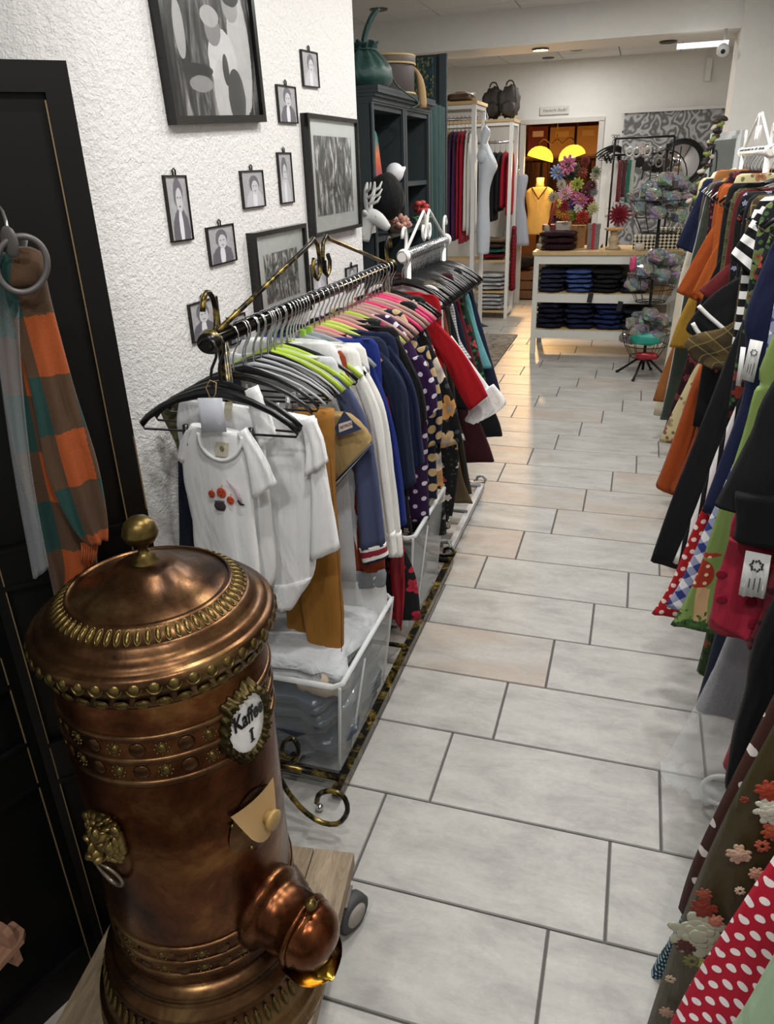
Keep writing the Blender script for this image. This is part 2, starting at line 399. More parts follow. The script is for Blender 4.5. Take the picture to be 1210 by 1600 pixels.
def shared(name, me, parent, M):
    o = bpy.data.objects.new(name, me); COL.objects.link(o); o.parent = parent; o.matrix_local = M; return o
def box_obj(name, c, d, mat, parent=None, M=None, **k):
    return MB().box((0, 0, 0), d, M).build_at(name, mat, c, parent, **k)
def _build_at(s, name, mat, c, parent=None, smooth=False, **k):
    o = s.build(name, mat, parent, None, smooth, **k); o.location = c; return o
MB.build_at = _build_at
def text_shape(body, size, align='CENTER', shear=0., bold=0.):
    cu = bpy.data.curves.new('t', 'FONT'); cu.body = body; cu.size = size; cu.align_x = align; cu.align_y = 'CENTER'; cu.shear = shear; cu.offset = bold; cu.resolution_u = 3
    ob = bpy.data.objects.new('t', cu); COL.objects.link(ob)
    dg = bpy.context.evaluated_depsgraph_get(); me = ob.evaluated_get(dg).to_mesh()
    vs = [v.co.copy() for v in me.vertices]; fs = [tuple(p.vertices) for p in me.polygons]
    ob.evaluated_get(dg).to_mesh_clear(); bpy.data.objects.remove(ob); bpy.data.curves.remove(cu); return vs, fs
def text_obj(body, size, fn, mat, parent, name='lettering', **k):
    vs, fs = text_shape(body, size, **k); b = MB(); b.add([fn(v) for v in vs], fs); return b.build(name, mat, parent, smooth=False)
def rotz(a): return Matrix.Rotation(a, 3, 'Z')

# ================================================================== SETTING
def tile_mat():
    t = NT('concrete_tile'); v = t.coord(); oi = t.n('ObjectInfo')
    ad = t.n('VectorMath', operation='MULTIPLY_ADD'); cx = t.n('CombineXYZ'); t.l(oi.outputs['Random'], cx.inputs[0]); t.l(oi.outputs['Random'], cx.inputs[1])
    t.l(cx.outputs[0], ad.inputs[0]); ad.inputs[1].default_value = (37, 53, 0); t.l(v, ad.inputs[2]); v = ad.outputs[0]
    mp = t.n('Mapping'); mp.inputs['Scale'].default_value = (2.2, 5., 1); t.l(v, mp.inputs[0])
    a = t.noise(mp.outputs[0], 1.9, 8, .7, .3); b = t.noise(v, 60, 6, .75); br = t.noise(mp.outputs[0], 1.1, 3, .5, .8)
    c = t.ramp(a, [(.28, '8a8985'), (.5, 'abaaa5'), (.74, 'c4c2bc')])
    c = t.mix(t.math('MULTIPLY', b, .55), c, '85837f')
    warm = t.math('MULTIPLY', t.math('MULTIPLY', t.math('GREATER_THAN', oi.outputs['Random'], .72), t.math('SUBTRACT', br, .35)), 2.2)
    c = t.mix(t.math('MINIMUM', t.math('MAXIMUM', warm, 0.), .55), c, 'a38f80')
    t.base(c); t.l(t.math('ADD', t.math('MULTIPLY', b, .3), .28), t.b.inputs['Roughness']); t.bump(t.math('ADD', b, t.math('MULTIPLY', a, .6)), .18, .004); return t.m
TILE = tile_mat()
fl = MB().box((-1.2, 5.4, -.056), (6.4, 15.2, .1)).build('floor', plain('55524f', .8), smooth=False, kind='structure', label='grey concrete-look tile floor with dark joints')
TW, TD, TS, TX0, TY0 = .6237, .3001, .1283, -.6677, .9394
def tile_me(wd):
    b = MB(); h = .0045; e = .0022
    x, y = wd/2-.0026, TD/2-.0026
    vs = [(-x, -y, -h), (x, -y, -h), (x, y, -h), (-x, y, -h), (-x+e, -y+e, 0), (x-e, -y+e, 0), (x-e, y-e, 0), (-x+e, y-e, 0)]
    b.add(vs, [(4, 5, 6, 7), (0, 1, 5, 4), (1, 2, 6, 5), (2, 3, 7, 6), (3, 0, 4, 7)]); return b.mesh(TILE, smooth=False, name='tile')
tme = tile_me(TW); cnt = 0
for k in range(-3, 31):
    off = TX0 + TS*k
    if k > 25: off += 0
    n0 = math.ceil((-2.3-off)/TW); n1 = math.floor((1.0-off)/TW)
    for n in range(n0, n1+1):
        x = off+n*TW+TW/2; y = TY0+TD*k+TD/2
        if y < 3.4 and x < -1.6: continue
        o = bpy.data.objects.new('tile', tme); COL.objects.link(o); o.parent = fl; o.location = (x, y, 0); cnt += 1
# rough-plastered walls
def plaster(c, sc=120, st=.6):
    t = NT('rough_plaster'); v = t.coord(); n = t.noise(v, sc, 3, .5, .9); n2 = t.noise(v, sc*.45, 2, .5, .5); t.base(c); t.set(Roughness=.75); t.bump(t.math('ADD', n, n2), st, .008); return t.m
PL = plaster('dedddb'); PAINT = plain('e6e4df', .75, 0, .15)
# white pillar wall with the pictures: flat along the rack, rounded near corner, returns to the left
pts = [(-1.18, 3.36), (-1.18, 1.72)] + [(-1.42+.24*math.cos(a), 1.72+.24*math.sin(a)) for a in [-PI/2*i/10 for i in range(1, 11)]] + [(-3.6, 1.48), (-3.6, 1.62), (-1.44, 1.64), (-1.36, 1.74), (-1.36, 3.36)]
MB().slab([(x, y, 0) for x, y in reversed(pts)], (0, 0, 1), CEIL).build('wall_left', PL, smooth=False, kind='structure', label='white rough-plastered wall hung with black framed photographs')
MB().box((-3.3, 6.7, CEIL/2), (.1, 6.8, CEIL)).build('wall_left_far', PAINT, smooth=False, kind='structure', label='plain white side wall far behind the dark shelves')
MB().box((1.02, 3.0, CEIL/2), (.1, 8.2, CEIL)).build('wall_right', PAINT, smooth=False, kind='structure', label='white wall behind the right clothes rails')
MB().box((.77, 6.83, CEIL/2), (.45, .42, CEIL+.01)).build('wall_pier', PAINT, smooth=False, kind='structure', label='white wall pier beside the opening to the rear sales room')
MB().box((1.02, 8.6, CEIL/2), (.1, 3.1, CEIL)).build('wall_right_far', PAINT, smooth=False, kind='structure', label='white side wall of the rear sales room')
# back wall with doorway
DX0, DX1, DZ, BY = -1.41, -.55, 2.06, 10.
bw = MB(); bw.box(((-3.4+DX0)/2, BY+.06, CEIL/2), (DX0+3.4, .12, CEIL)); bw.box(((1.1+DX1)/2, BY+.06, CEIL/2), (1.1-DX1, .12, CEIL)); bw.box(((DX0+DX1)/2, BY+.06, (CEIL+DZ)/2), (DX1-DX0, .12, CEIL-DZ))
bw.build('wall_back', PAINT, smooth=False, kind='structure', label='white back wall with an open doorway to a warmly lit room')
t1 = MB(); t1.box((DX0-.02, BY-.01, DZ/2), (.06, .03, DZ)); t1.box((DX1+.02, BY-.01, DZ/2), (.06, .03, DZ)); t1.box(((DX0+DX1)/2, BY-.01, DZ+.02), (DX1-DX0+.1, .03, .05))
t1.build('trim_1', plain('cfcbc4', .5), smooth=False, kind='structure', label='pale frame around the doorway in the back wall')
# soffit between the two rooms
MB().box((-1.1, 6.9, 2.578), (4.4, .5, .245)).build('trim_2', PAINT, smooth=False, kind='structure', label='white ceiling beam spanning the opening between the two rooms')
# suspended ceiling of square panels
ce = MB().box((-1.2, 4.6, CEIL+.06), (4.7, 11.4, .1)).build('ceiling', plain('8f8c88', .8), smooth=False, kind='structure', label='white suspended ceiling of square panels')
pm = MB().box((0, 0, 0), (.61, .61, .016)).mesh(plain('e6e4df', .8, 0, .1), smooth=False, name='ceiling_panel')
for i in range(6):
    for j in range(11):
        o = bpy.data.objects.new('ceiling_panel', pm); COL.objects.link(o); o.parent = ce; o.location = (-2.55+.62*i, 3.6+.62*j, CEIL)
# back room behind the doorway
BR = plain('8a5a34', .7)
MB().box((-1.1, 12.6, 1.3), (2.6, .1, 2.6)).build('wall_store', BR, smooth=False, kind='structure', label='brown rear wall of the lamp-lit back room')
MB().box((-2.4, 11.35, 1.3), (.1, 2.5, 2.6)).build('wall_store_left', BR, smooth=False, kind='structure', label='brown left wall of the lamp-lit back room')
MB().box((.2, 11.35, 1.3), (.1, 2.5, 2.6)).build('wall_store_right', BR, smooth=False, kind='structure', label='brown right wall of the lamp-lit back room')
MB().box((-1.1, 11.35, 2.66), (2.7, 2.5, .1)).build('ceiling_store', BR, smooth=False, kind='structure', label='ceiling of the back room')
# recessed ceiling spotlights: ring and lens
def downlight(x, y, z, power, i, room, on=True):
    lab = 'round recessed ceiling spotlight above the clothes aisle' if room == 0 else ('round dark recessed ceiling spotlight in the rear sales room' if room == 1 else 'round bronze spotlight set into the white ceiling beam')
    t = thing('ceiling_spotlight', lab, 'ceiling light', (x, y, z), group=['aisle ceiling spotlights', 'rear room ceiling spotlights', 'beam spotlights'][room])
    MB().lathe([(.048, -.004), (.062, -.009), (.066, -.004), (.066, .0), (.048, 0)], 24).build('ring', plain('5a4d40', .35, .7), t)
    MB().lathe([(.001, -.003), (.047, -.003), (.047, -.001), (.001, -.001)], 20).build('lens', emit('fff6e8', 9.) if on else plain('2a2622', .4), t)
    if power: lamp('spot_lamp', 'AREA', (x, y, z-.02), power, (1, .98, .945), .13)
for i, (x, y, p) in enumerate(LIGHTS): downlight(x, y, CEIL-.008, p, i, 0)
for i, (x, y, p) in enumerate(LIGHTS_BACK): downlight(x, y, CEIL-.008, p, i, 1)
P = FL(592, 14, CEIL-.008); downlight(P.x, P.y, P.z, 0, 0, 0, False)
for u, v in ((845, 77), (1045, 65)): P = FL(u, v, 2.452); downlight(P.x, P.y, 2.452, 0, 0, 2, False)
P = FL(857, 90, CEIL-.008); downlight(P.x, P.y, P.z, 0, 0, 1, False)

# ================================================================== PICTURES on the left wall
WX = -1.18
FRAME = plain('0c0b0b', .22)
def picture(TL, TR, BL, BR_, label, kind, seed, depth, fw, mat_w=0, glass=False, topz=None, group=None):
    c = [AX(u, v, WX+depth) for u, v in (TL, TR, BL, BR_)]
    y0 = (c[0].y+c[2].y)/2; y1 = (c[1].y+c[3].y)/2; z1 = (c[0].z+c[1].z)/2; z0 = (c[2].z+c[3].z)/2
    if topz: z1 = topz
    W, H = y1-y0, z1-z0; t = thing('picture_frame', label, 'picture frame', (WX, (y0+y1)/2, z0), group=group)
    til = math.atan2((c[1].z-c[0].z), W)*.5; t.rotation_euler = (max(-.05, min(.05, til)), 0, 0)
    for nm, cy, cz, dy, dz in (('frame_rail', 0, fw/2, W, fw), ('frame_rail', 0, H-fw/2, W, fw), ('frame_stile', -W/2+fw/2, H/2, fw, H-2*fw), ('frame_stile', W/2-fw/2, H/2, fw, H-2*fw)):
        MB().box((depth/2, cy, cz), (depth, dy, dz)).build(nm, FRAME, t, smooth=False)
    def pane(nm, x, ins, mat):
        b = MB(); b.grid(lambda a, q: (x, -W/2+ins+a*(W-2*ins), ins+q*(H-2*ins)), 1, 1); return b.build(nm, mat, t, smooth=False)
    d2 = depth*.55
    if mat_w:
        pane('mount', d2, fw, plain('d5dad7', .6)); pane('print', d2+.001, fw+mat_w, streaky(seed))
    else: pane('print', d2, fw, portrait(seed) if kind == 'p' else group_print())
    if glass: pane('glass', d2+.004, fw*.8, glass_pane())
    if kind == 'p':
        b = MB(); b.tube([(depth*.5, -.006, H), (depth*.5, -.007, H+.012), (depth*.5, 0, H+.016), (depth*.5, .007, H+.012), (depth*.5, .006, H)], .0022, 6); b.build('hanging_loop', FRAME, t)
    return t
picture((251, -60), (401, -60), (269, 187), (413, 196), 'large black framed black and white photograph high above the other pictures', 's', 2.3, .028, .02, 0, True, 2.42)
picture((482, 176), (562, 187), (493, 369), (565, 357), 'glazed black frame with white mount beside the dark shelves', 's', 5.1, .03, .014, .055, True)
picture((390, 366), (475, 349), (420, 520), (492, 478), 'glazed black frame with white mount partly behind the brass rail brace', 's', 8.4, .03, .014, .06, True)
sm = [((257, 273), (292, 274), (270, 380), (303, 374), 'tall narrow small frame with a portrait in a big round cap', 1),
      ((377, 267), (411, 265), (383, 328), (417, 321), 'small square frame with a dark-haired figure in a light dress', 2),
      ((325, 356), (366, 348), (331, 419), (371, 405), 'small frame with a face under a pale pillbox hat', 3),
      ((435, 238), (456, 238), (441, 319), (461, 316), 'tall narrow small frame with a standing figure in white', 4),
      ((434, 132), (463, 135), (438, 192), (467, 193), 'small frame with a profile and a dark bird', 5),
      ((472, 78), (497, 81), (476, 135), (501, 138), 'small frame with a pale figure, topmost of the small pictures', 6),
      ((296, 476), (338, 463), (304, 536), (349, 520), 'small frame with a grey-haired man in a dinner jacket behind the rail end', 7),
      ((356, 496), (383, 488), (362, 540), (388, 530), 'small frame just above the rail behind the brass scroll', 9),
      ((488, 414), (510, 406), (491, 466), (514, 456), 'small bluish frame behind the heart-shaped scroll', 10),
      ((541, 419), (559, 413), (544, 455), (561, 447), 'small bluish frame at the wall edge above the rail', 11)]
for a, b, c, d, lab, sd in sm: picture(a, b, c, d, lab, 'p', sd, .009, .004)

# ================================================================== COFFEE DISPENSER (copper drum) on its dolly
COP = copper('27150d', '6a3e22', '90663a', .25); COPD = copper('2b1c12', '64462c', '8a6f48', .24); BRASS = copper('46391c', '7a683c', 'a3905f', .28); BRASSB = plain('c29a3c', .2, 1.)
TA = Vector((-.687, .86, .142))
tin = thing('coffee_dispenser', 'tall domed copper coffee dispenser with brass knob, lion mask and enamel plate', 'coffee dispenser', TA)
tin.rotation_euler = (0, math.radians(.35), 0); tin.scale = (.96, .96, 1.)
def ringp(R, z, r): return [(R, z-r), (R+r*.7, z-r*.7), (R+r, z), (R+r*.7, z+r*.7), (R, z+r)]
foot = MB().lathe([(.2, 0), (.24, 0), (.2425, .012), (.239, .024), (.234, .03), (.239, .042), (.236, .054), (.228, .06), (.224, .075), (.212, .115), (.208, .125), (.212, .133), (.206, .143), (.194, .15), (.19, .165), (.194, .172), (.188, .18), (.178, .188), (.17, .19)], 96).build('foot', COPD, tin)
body = MB().lathe([(.174, .186), (.178, .2), (.177, .43), (.177, .81), (.17, .82)], 96).build('body', COP, tin)
for z in (.222, .255, .29, .668, .711, .753):
    MB().lathe(ringp(.1765, z, .0065), 96).build('band_ring', COPD, body)
lid = MB().lathe([(.17, .81), (.183, .812), (.188, .82), (.185, .83), (.19, .836), (.196, .842), (.199, .848), (.2, .858), (.198, .866), (.195, .869), (.19, .872), (.1865, .873), (.1855, .877), (.176, .881), (.1665, .888), (.1645, .893), (.1605, .8955), (.158, .9), (.1555, .9), (.134, .915), (.131, .919), (.1275, .918), (.1265, .914), (.122, .917), (.1, .924), (.08, .931), (.064, .94), (.05, .951), (.038, .9565), (.022, .958), (.003, .9585)], 128).build('lid', COPD, tin)
knob = MB().lathe([(.023, 0.9525), (.023, 0.9585), (.017, 0.9625), (.018, 0.9665), (.01, 0.9715), (.0075, 0.9795), (.012, 0.9875), (.02, 0.9905), (.0265, 0.9995), (.0285, 1.004), (.0285, 1.007), (.027, 1.01), (.0265, 1.014), (.023, 1.023), (.015, 1.03), (.005, 1.033), (.001, 1.033)], 40).build('knob', BRASS, tin)
def bead(r, fl_=.55, mat=BRASS, rim=True):
    b = MB(); prof = [(r*math.cos(a)+1e-4, r*fl_*math.sin(a)) for a in [i*PI/2/5 for i in range(6)]]
    if rim: prof = [(r*1.35, -.001), (r*1.4, r*.18), (r*1.15, r*.2), (r*1.08, .0)]+prof
    b.lathe(prof, 14); return b.mesh(mat, name='bead')
def ring_of(me, name, n, R, z, tilt, parent, ph=0., sx=1., sy=1.):
    for i in range(n):
        a = 2*PI*i/n+ph; M = Matrix.Translation((R*math.cos(a), R*math.sin(a), z)) @ Matrix.Rotation(a, 4, 'Z') @ Matrix.Rotation(tilt, 4, 'Y') @ Matrix.Diagonal((sx, sy, 1, 1))
        shared(name, me, parent, M)
ring_of(bead(.0088, .6), 'bead', 44, .1975, .857, 1.2, lid)
ring_of(bead(.0068, .45), 'bead', 38, .187, .8225, 1.7, lid, .04, .8, 1.25)
ring_of(bead(.0064, .55), 'leaf_bead', 62, .1445, .9075, .6, lid, 0, 1.6, .6)
ring_of(bead(.0075, .6), 'leaf_bead', 66, .2175, .1, 1.28, foot, 0, 1.9, .66)
bigs = bead(.0135, .4, COPD, False); smalls = bead(.0062, .6, BRASS, True)
for z in (.238, .272, .69, .732):
    ring_of(bigs, 'boss', 15, .1765, z, PI/2, body); ring_of(smalls, 'rosette', 15, .1765, z, PI/2, body, PI/15)
fl_me = MB()
for k in range(8):
    a = k*PI/4; fl_me.ball((.011*math.cos(a), .011*math.sin(a), .001), .0022, 6, 4)
fl_me = fl_me.mesh(BRASS, name='rosette_rim')
for z in (.238, .272, .69, .732): ring_of(fl_me, 'rosette_rim', 15, .1765, z, PI/2, body, PI/15)
# lion mask with ring, modelled as a relief on the drum
def on_drum(ang, x, z, h, R=.177): a = math.radians(ang)+x/R; return Vector(((R+h)*math.cos(a), (R+h)*math.sin(a), z))
LA = -101.
lion = MB(); lr = random.Random(3)
def lf(x, z, h): return on_drum(LA, x, .545+z, h)
la_ = math.radians(LA); LM = Matrix(((math.cos(la_), -math.sin(la_), 0), (math.sin(la_), math.cos(la_), 0), (0, 0, 1)))   # x outward, y tangent, z up
def blob(x, z, h, r, tilt=0.): lion.ball(lf(x, z, h), r, 12, 8, LM @ Matrix.Rotation(tilt, 3, 'X'))
blob(0, 0, .004, (.012, .04, .047)); blob(0, .004, .016, (.02, .024, .028)); blob(0, -.013, .03, (.016, .0135, .013)); blob(0, -.003, .034, (.011, .0065, .016)); blob(0, -.007, .045, (.0045, .0075, .0045))
for s in (-1, 1):
    blob(s*.008, -.018, .035, (.011, .0085, .0075)); blob(s*.012, .011, .03, (.007, .0095, .0045), s*.35); blob(s*.0115, .0055, .0285, (.004, .0045, .003)); blob(s*.019, -.006, .02, (.01, .009, .013)); blob(s*.03, .03, .014, (.006, .011, .011)); blob(s*.006, .024, .026, (.008, .006, .012), s*.2)
blob(0, -.03, .022, (.01, .011, .007))
for ring_, (n_, rx_, rz_, h_, sz_) in enumerate(((20, .034, .042, .008, .0085), (15, .028, .035, .014, .0075), (11, .022, .028, .018, .006))):
    for k in range(n_):
        a = 2*PI*(k+.5*(ring_ % 2))/n_; blob(rx_*math.cos(a)*lr.uniform(.93, 1.07), rz_*math.sin(a)*lr.uniform(.93, 1.07), h_, (.008, sz_*lr.uniform(.55, .75), sz_*1.5), PI/2-a+math.pi/2+lr.uniform(-.4, .4))
lion = lion.build('lion_mask', BRASS, tin)
rp = [on_drum(LA, .024*math.sin(a), .503-.026+.03*math.cos(a)-.006, .018+.008*math.cos(a)) for a in [2*PI*i/24 for i in range(24)]]
MB().tube(rp, [.003+.0016*max(0, -math.cos(2*PI*i/24)) for i in range(24)], 8, True).build('pull_ring', plain('8f8674', .35, .9), lion)
# enamel plate with scalloped brass frame and lettering
KA, KZ = -14.5, .715
pl_ = MB(); pl_.grid(lambda u, v: on_drum(KA, .042*(.02+.98*v)*math.cos(2*PI*u), KZ+.056*(.02+.98*v)*math.sin(2*PI*u), .009+.003*(1-v*v)), 40, 6); plate = pl_.build('enamel_plate', plain('f3f3f1', .12, coat=.6), tin)
fr = MB()
def frp(u, v):
    a = 2*PI*u; k = 1+.07*math.sin(6*a)*v+.05*math.sin(22*a)*v; rr = (.92+.36*v)*k
    return on_drum(KA, .042*rr*math.cos(a), KZ+.056*rr*math.sin(a), .002+.016*math.sin(PI*min(1, v*.85+.15))*(1+.25*math.sin(17*a+9*v)+.2*math.sin(31*a-6*v)))
fr.grid(frp, 110, 10); fr.build('ornate_frame', copper('1c160b', '443a20', '6a5c38', .4), plate)
tf = lambda v: on_drum(KA, v.x*.9, KZ+.012+v.y+v.x*.12, .0135)
INK = plain('0b0b0d', .3)
text_obj('Kaffee', .031, lambda v: on_drum(KA, v.x*.82, KZ+.016+v.y*1.3, .0135), INK, plate, bold=.0011)
text_obj('I', .032, lambda v: on_drum(KA, v.x, KZ-.022+v.y, .0135), INK, plate, bold=.0012)
for dx in (-.004, .004): MB().box(on_drum(KA, 0, KZ-.022+(.011 if dx > 0 else -.011), .0138), (.001, .011, .0018), rotz(math.radians(KA)-0)).build('serif', INK, plate, smooth=False)
# inspection window with tan leather flap and round stud
FA, FZ = -16., .515
bk = MB(); bk.grid(lambda u, v: on_drum(FA, .058*v*(1+.05*math.sin(8*PI*u))*math.cos(2*PI*u), FZ-.005+.062*v*(1+.06*math.sin(8*PI*u+1))*math.sin(2*PI*u), .003+.002*math.sin(PI*v)), 48, 5); bkp = bk.build('window_plate', COPD, tin)
MB().tube([on_drum(FA, x, FZ+.02-.055*math.sqrt(max(0, 1-(x/.036)**2)), .005) for x in [-.036+.072*i/16 for i in range(17)]], .0022, 6).build('window_rim', BRASS, bkp)
fp = MB()
fp.grid(lambda u, v: on_drum(FA, (u*2-1)*.052*(.55+.45*v), FZ-.012+.058*v-.028*(1-(u*2-1)**2)*(1-v), .004+.014*(1-v)+.004), 14, 8); flap = fp.build('flap', plain('a98a5e', .55), tin)
c = on_drum(FA, .012, FZ-.004, .02); a = math.radians(FA)+.012/.177
MB().lathe([(.012, -.004), (.012, .003), (.018, .006), (.019, .012), (.016, .0145), (.001, .015)], 26, Matrix.Translation(c) @ Matrix.Rotation(a, 4, 'Z') @ Matrix.Rotation(PI/2, 4, 'Y')).build('flap_stud', plain('9c7f4a', .4), flap)
for x, z in ((-.05, .022), (-.02, -.05), (.04, -.045)): MB().ball(on_drum(FA, x, FZ+z, .005), .004, 10, 6).build('rivet', BRASS, bkp)
# spout: flange, barrel, domed shutter with knob, brass tongue
sa = math.radians(-14.); SM = Matrix.Translation((.15*math.cos(sa), .15*math.sin(sa), .292)) @ Matrix.Rotation(sa, 4, 'Z') @ Matrix.Rotation(math.radians(98), 4, 'Y')
sp = MB().lathe([(.074, .0), (.078, .028), (.075, .035), (.07, .038), (.066, .042), (.0625, .046), (.0635, .05), (.0615, .054), (.061, .098), (.065, .1), (.067, .105), (.065, .11), (.06, .111)], 56, SM).build('spout', copper('2a150b', '653a20', '875f3c', .22), tin)
sh = MB().lathe([(.06, .108), (.0635, .113), (.064, .119), (.06, .123), (.0595, .127), (.058, .137), (.053, .148), (.044, .158), (.032, .1655), (.018, .17), (.001, .1715)], 48, SM).build('shutter_dome', copper('30170c', '703f22', '926845', .2), sp)
for dx, dy, rr in ((-.064, 0, 1), (.04, .03, .8)):
    kM = SM @ Matrix.Translation((dx, dy, .119 if dx < 0 else .15)) @ Matrix.Rotation(-PI/2 if dx < 0 else 1.0, 4, 'Y')
    MB().lathe([(.006*rr, 0), (.004*rr, .008), (.009*rr, .013), (.0115*rr, .02), (.009*rr, .027), (.001, .031)], 20, kM).build('shutter_knob', BRASS if dx < 0 else COPD, sh)
tg = MB()
def tongue(u, v):
    x = (u*2-1); Lh = .105+.075*v; wd = .062*math.sqrt(max(0, 1-(max(0, v-.35)/.68)**2)); p = Vector((.066+.012*v-.03*x*x*(1-.3*v), x*wd, Lh)); return SM @ p
tg.grid(tongue, 20, 16); tg.build('tongue', BRASSB, sp)

# ------------------------------------------------------------------ dolly
da = math.radians(8.)
dl = thing('wooden_dolly', 'worn wooden furniture dolly on rubber castors under the copper dispenser', 'dolly', (-.715, .87, 0), da)
DW = [wood('5f5140', '94836a', .8), wood('6d5f4c', 'a3927a', .8), wood('54483a', '857660', .8)]
for i in range(5):
    x = -.2+.1*i; ln, cy_ = ((.34, -.13), (.45, -.075), (.6, 0), (.6, 0), (.6, 0))[i]; MB().box((0, 0, 0), (.097, ln, .042)).build_at('plank', DW[i % 3], (x, cy_, .121), dl)
for y, x, ln in ((-.2, 0, .46), (.2, .1, .27)): box_obj('cross_batten', (x, y, .088), (ln, .07, .024), DW[2], dl)
for sx in (-1, 1):
    for sy in (-1, 1 if sx > 0 else -.05):
        M = Matrix.Translation((sx*.235+(.02 if sx > 0 else .02), sy*.215, .048)) @ Matrix.Rotation(PI/2, 4, 'Y') @ Matrix.Rotation(.5, 4, 'X')
        wme = MB().lathe([(.02, -.016), (.04, -.017), (.047, -.013), (.048, 0), (.047, .013), (.04, .017), (.02, .016)], 30, M); wh = wme.build('castor_wheel', plain('3c3d3e', .65), dl)
        MB().lathe([(.006, -.02), (.03, -.0185), (.032, 0), (.03, .0185), (.006, .02)], 20, M).build('wheel_hub', plain('9a948c', .45), wh)
        b = MB(); b.box((sx*.225, sy*.215, .098), (.06, .06, .004)); b.box((sx*.212, sy*.215, .075), (.004, .03, .05)); b.build('castor_fork', plain('77706a', .4, .8), dl, smooth=False)
MB().tube([(-.02+.008*math.sin(i), .302, .12+.01*i) for i in range(5)], .005, 8).build('rope_end', plain('d9d4c6', .9), dl)

# ------------------------------------------------------------------ folding screen, black with worn edges
SCR = plain('060606', .45, spec=.22); WORN = plain('6d5a3c', .7)
scr = thing('folding_screen', 'black painted panelled folding screen with worn edges beside the plaster wall', 'folding screen', (-1.02, .87, 0))
def leaf(P0, P1, h, rails, name):
    d = (P1-P0); W = d.length; ang = math.atan2(d.y, d.x); lf = bpy.data.objects.new(name, None); COL.objects.link(lf); lf.parent = scr; lf.location = P0-Vector((-1.02, .87, 0)); lf.rotation_euler = (0, 0, ang)
    sw = .036; th = .03
    def bx(nm, x, z, dx, dz, mat=SCR, y=0, dy=th): return MB().box((x, y, z), (dx, dy, dz)).build(nm, mat, lf, smooth=False)
    bx('stile', sw/2, h/2, sw, h); bx('stile', W-sw/2, h/2, sw, h)
    for z, rh in rails: bx('rail', W/2, z, W-2*sw, rh)
    bx('panel', W/2, h/2, W-2*sw, h-.04, SCR, .004, .012)
    for x in (sw+.002, W-sw-.002): bx('worn_edge', x, h/2, .0022, h-.1, WORN, -.0148, .002)
    for z, rh in rails[1:-1]:
        for s in (-1, 1): bx('moulding', W/2, z+s*rh/2, W-2*sw, .009, SCR, -.012, .012)
    for i in range(3): bx('worn_edge', W-.001, .5+.33*i, .0025, .14, WORN, -.0148, .002)
    return lf
P0 = Vector((-1.02, .87, 0)); P1 = Vector((-.817, 1.062, 0)); Pn = P0-Vector((math.sin(.3), math.cos(.3), 0))*.5
leaf(P0-Vector((.012, .012, 0)), P1, 1.795, [(.05, .1), (.6, .09), (1.03, .07), (1.775, .04)], 'screen_leaf')
leaf(Pn, P0+Vector((.004, .012, 0)), 1.795, [(.05, .1), (.62, .1), (.84, .07), (1.775, .04)], 'screen_leaf')
# ------------------------------------------------------------------ plaid scarf on a ring hanger
nv = Vector((.67, -.742, 0)); PS = Vector((-.81, .93, 1.3)) + nv*.02
Q = lambda u, v, k=0.: PLN(u, v, PS+nv*k, nv)
rg = thing('scarf_hanger', 'grey ring-shaped scarf hanger hooked on the black screen', 'hanger', Q(30, 430))
def rel(o, pts): return [p-o.location for p in pts]
GH = plain('4a4645', .45)
ring = [Q(34+40*math.sin(a), 413-44*math.cos(a), .075) for a in [2*PI*i/40 for i in range(40)]]
MB().tube(rel(rg, ring), .0042, 8, True).build('ring', GH, rg)
MB().tube(rel(rg, [Q(14, 372, .075), Q(9, 345, .06), Q(4, 330, .03), Q(-2, 322, .02), Q(-8, 330, .015)]), .0022, 8).build('hook', plain('8b8886', .3, .8), rg)
MB().ball(Q(15, 378, .075)-rg.location, (.014, .004, .02)).build('disc', GH, rg)
SCF = blocks(('4f3a2a', 'a04c20', '123f3c'), .042, .085)
sc = thing('plaid_scarf', 'fleecy scarf in orange, teal and brown blocks hanging from a ring hanger', 'scarf', Q(90, 900))
b = MB(); b.loft(rel(sc, [Q(-20, 420), Q(-10, 500), Q(6, 620), Q(30, 740), Q(60, 830), Q(78, 900), Q(88, 948)]), rel(sc, [Q(60, 440), Q(82, 500), Q(108, 620), Q(130, 730), Q(146, 830), Q(150, 890), Q(118, 945)]), nv, .012, .018, .008, 2.2, 1., 26, 26)
b.build('back_layer', SCF, sc)
b = MB(); b.loft(rel(sc, [Q(2, 395, .04), Q(0, 430, .045), Q(18, 500, .035), Q(50, 620, .035), Q(75, 740, .035), Q(112, 820, .035), Q(140, 850, .035)]), rel(sc, [Q(62, 392, .04), Q(72, 430, .045), Q(86, 490, .035), Q(118, 610, .035), Q(150, 715, .035), Q(166, 800, .035), Q(168, 838, .035)]), nv, .012, .016, .007, 2., 2.4, 26, 26)
b.build('front_layer', SCF, sc)
b = MB(); b.loft(rel(sc, [Q(4, 446, .05), Q(-4, 418, .055), Q(4, 396, .05), Q(22, 386, .05)]), rel(sc, [Q(60, 446, .05), Q(70, 420, .055), Q(68, 396, .05), Q(48, 386, .05)]), nv, .014, .01, 0, 2, 0, 8, 16); b.build('fold_over', SCF, sc)
for i in range(7): MB().tube(rel(sc, [Q(128+4*i, 848, .03), Q(129+3.6*i, 862, .03), Q(128+3.3*i, 876+4*(i % 2), .03)]), .0018, 5).build('fringe', fabric('9a4f28'), sc)
b = MB(); b.loft([Q(-30, 380, .03), Q(-12, 500, .03), Q(18, 720, .03), Q(52, 905, .03)], [Q(44, 372, .03), Q(30, 500, .05), Q(48, 720, .06), Q(76, 885, .06)], nv, .004, .006, .003, 3, .4, 16, 14, False, .55, 0.)
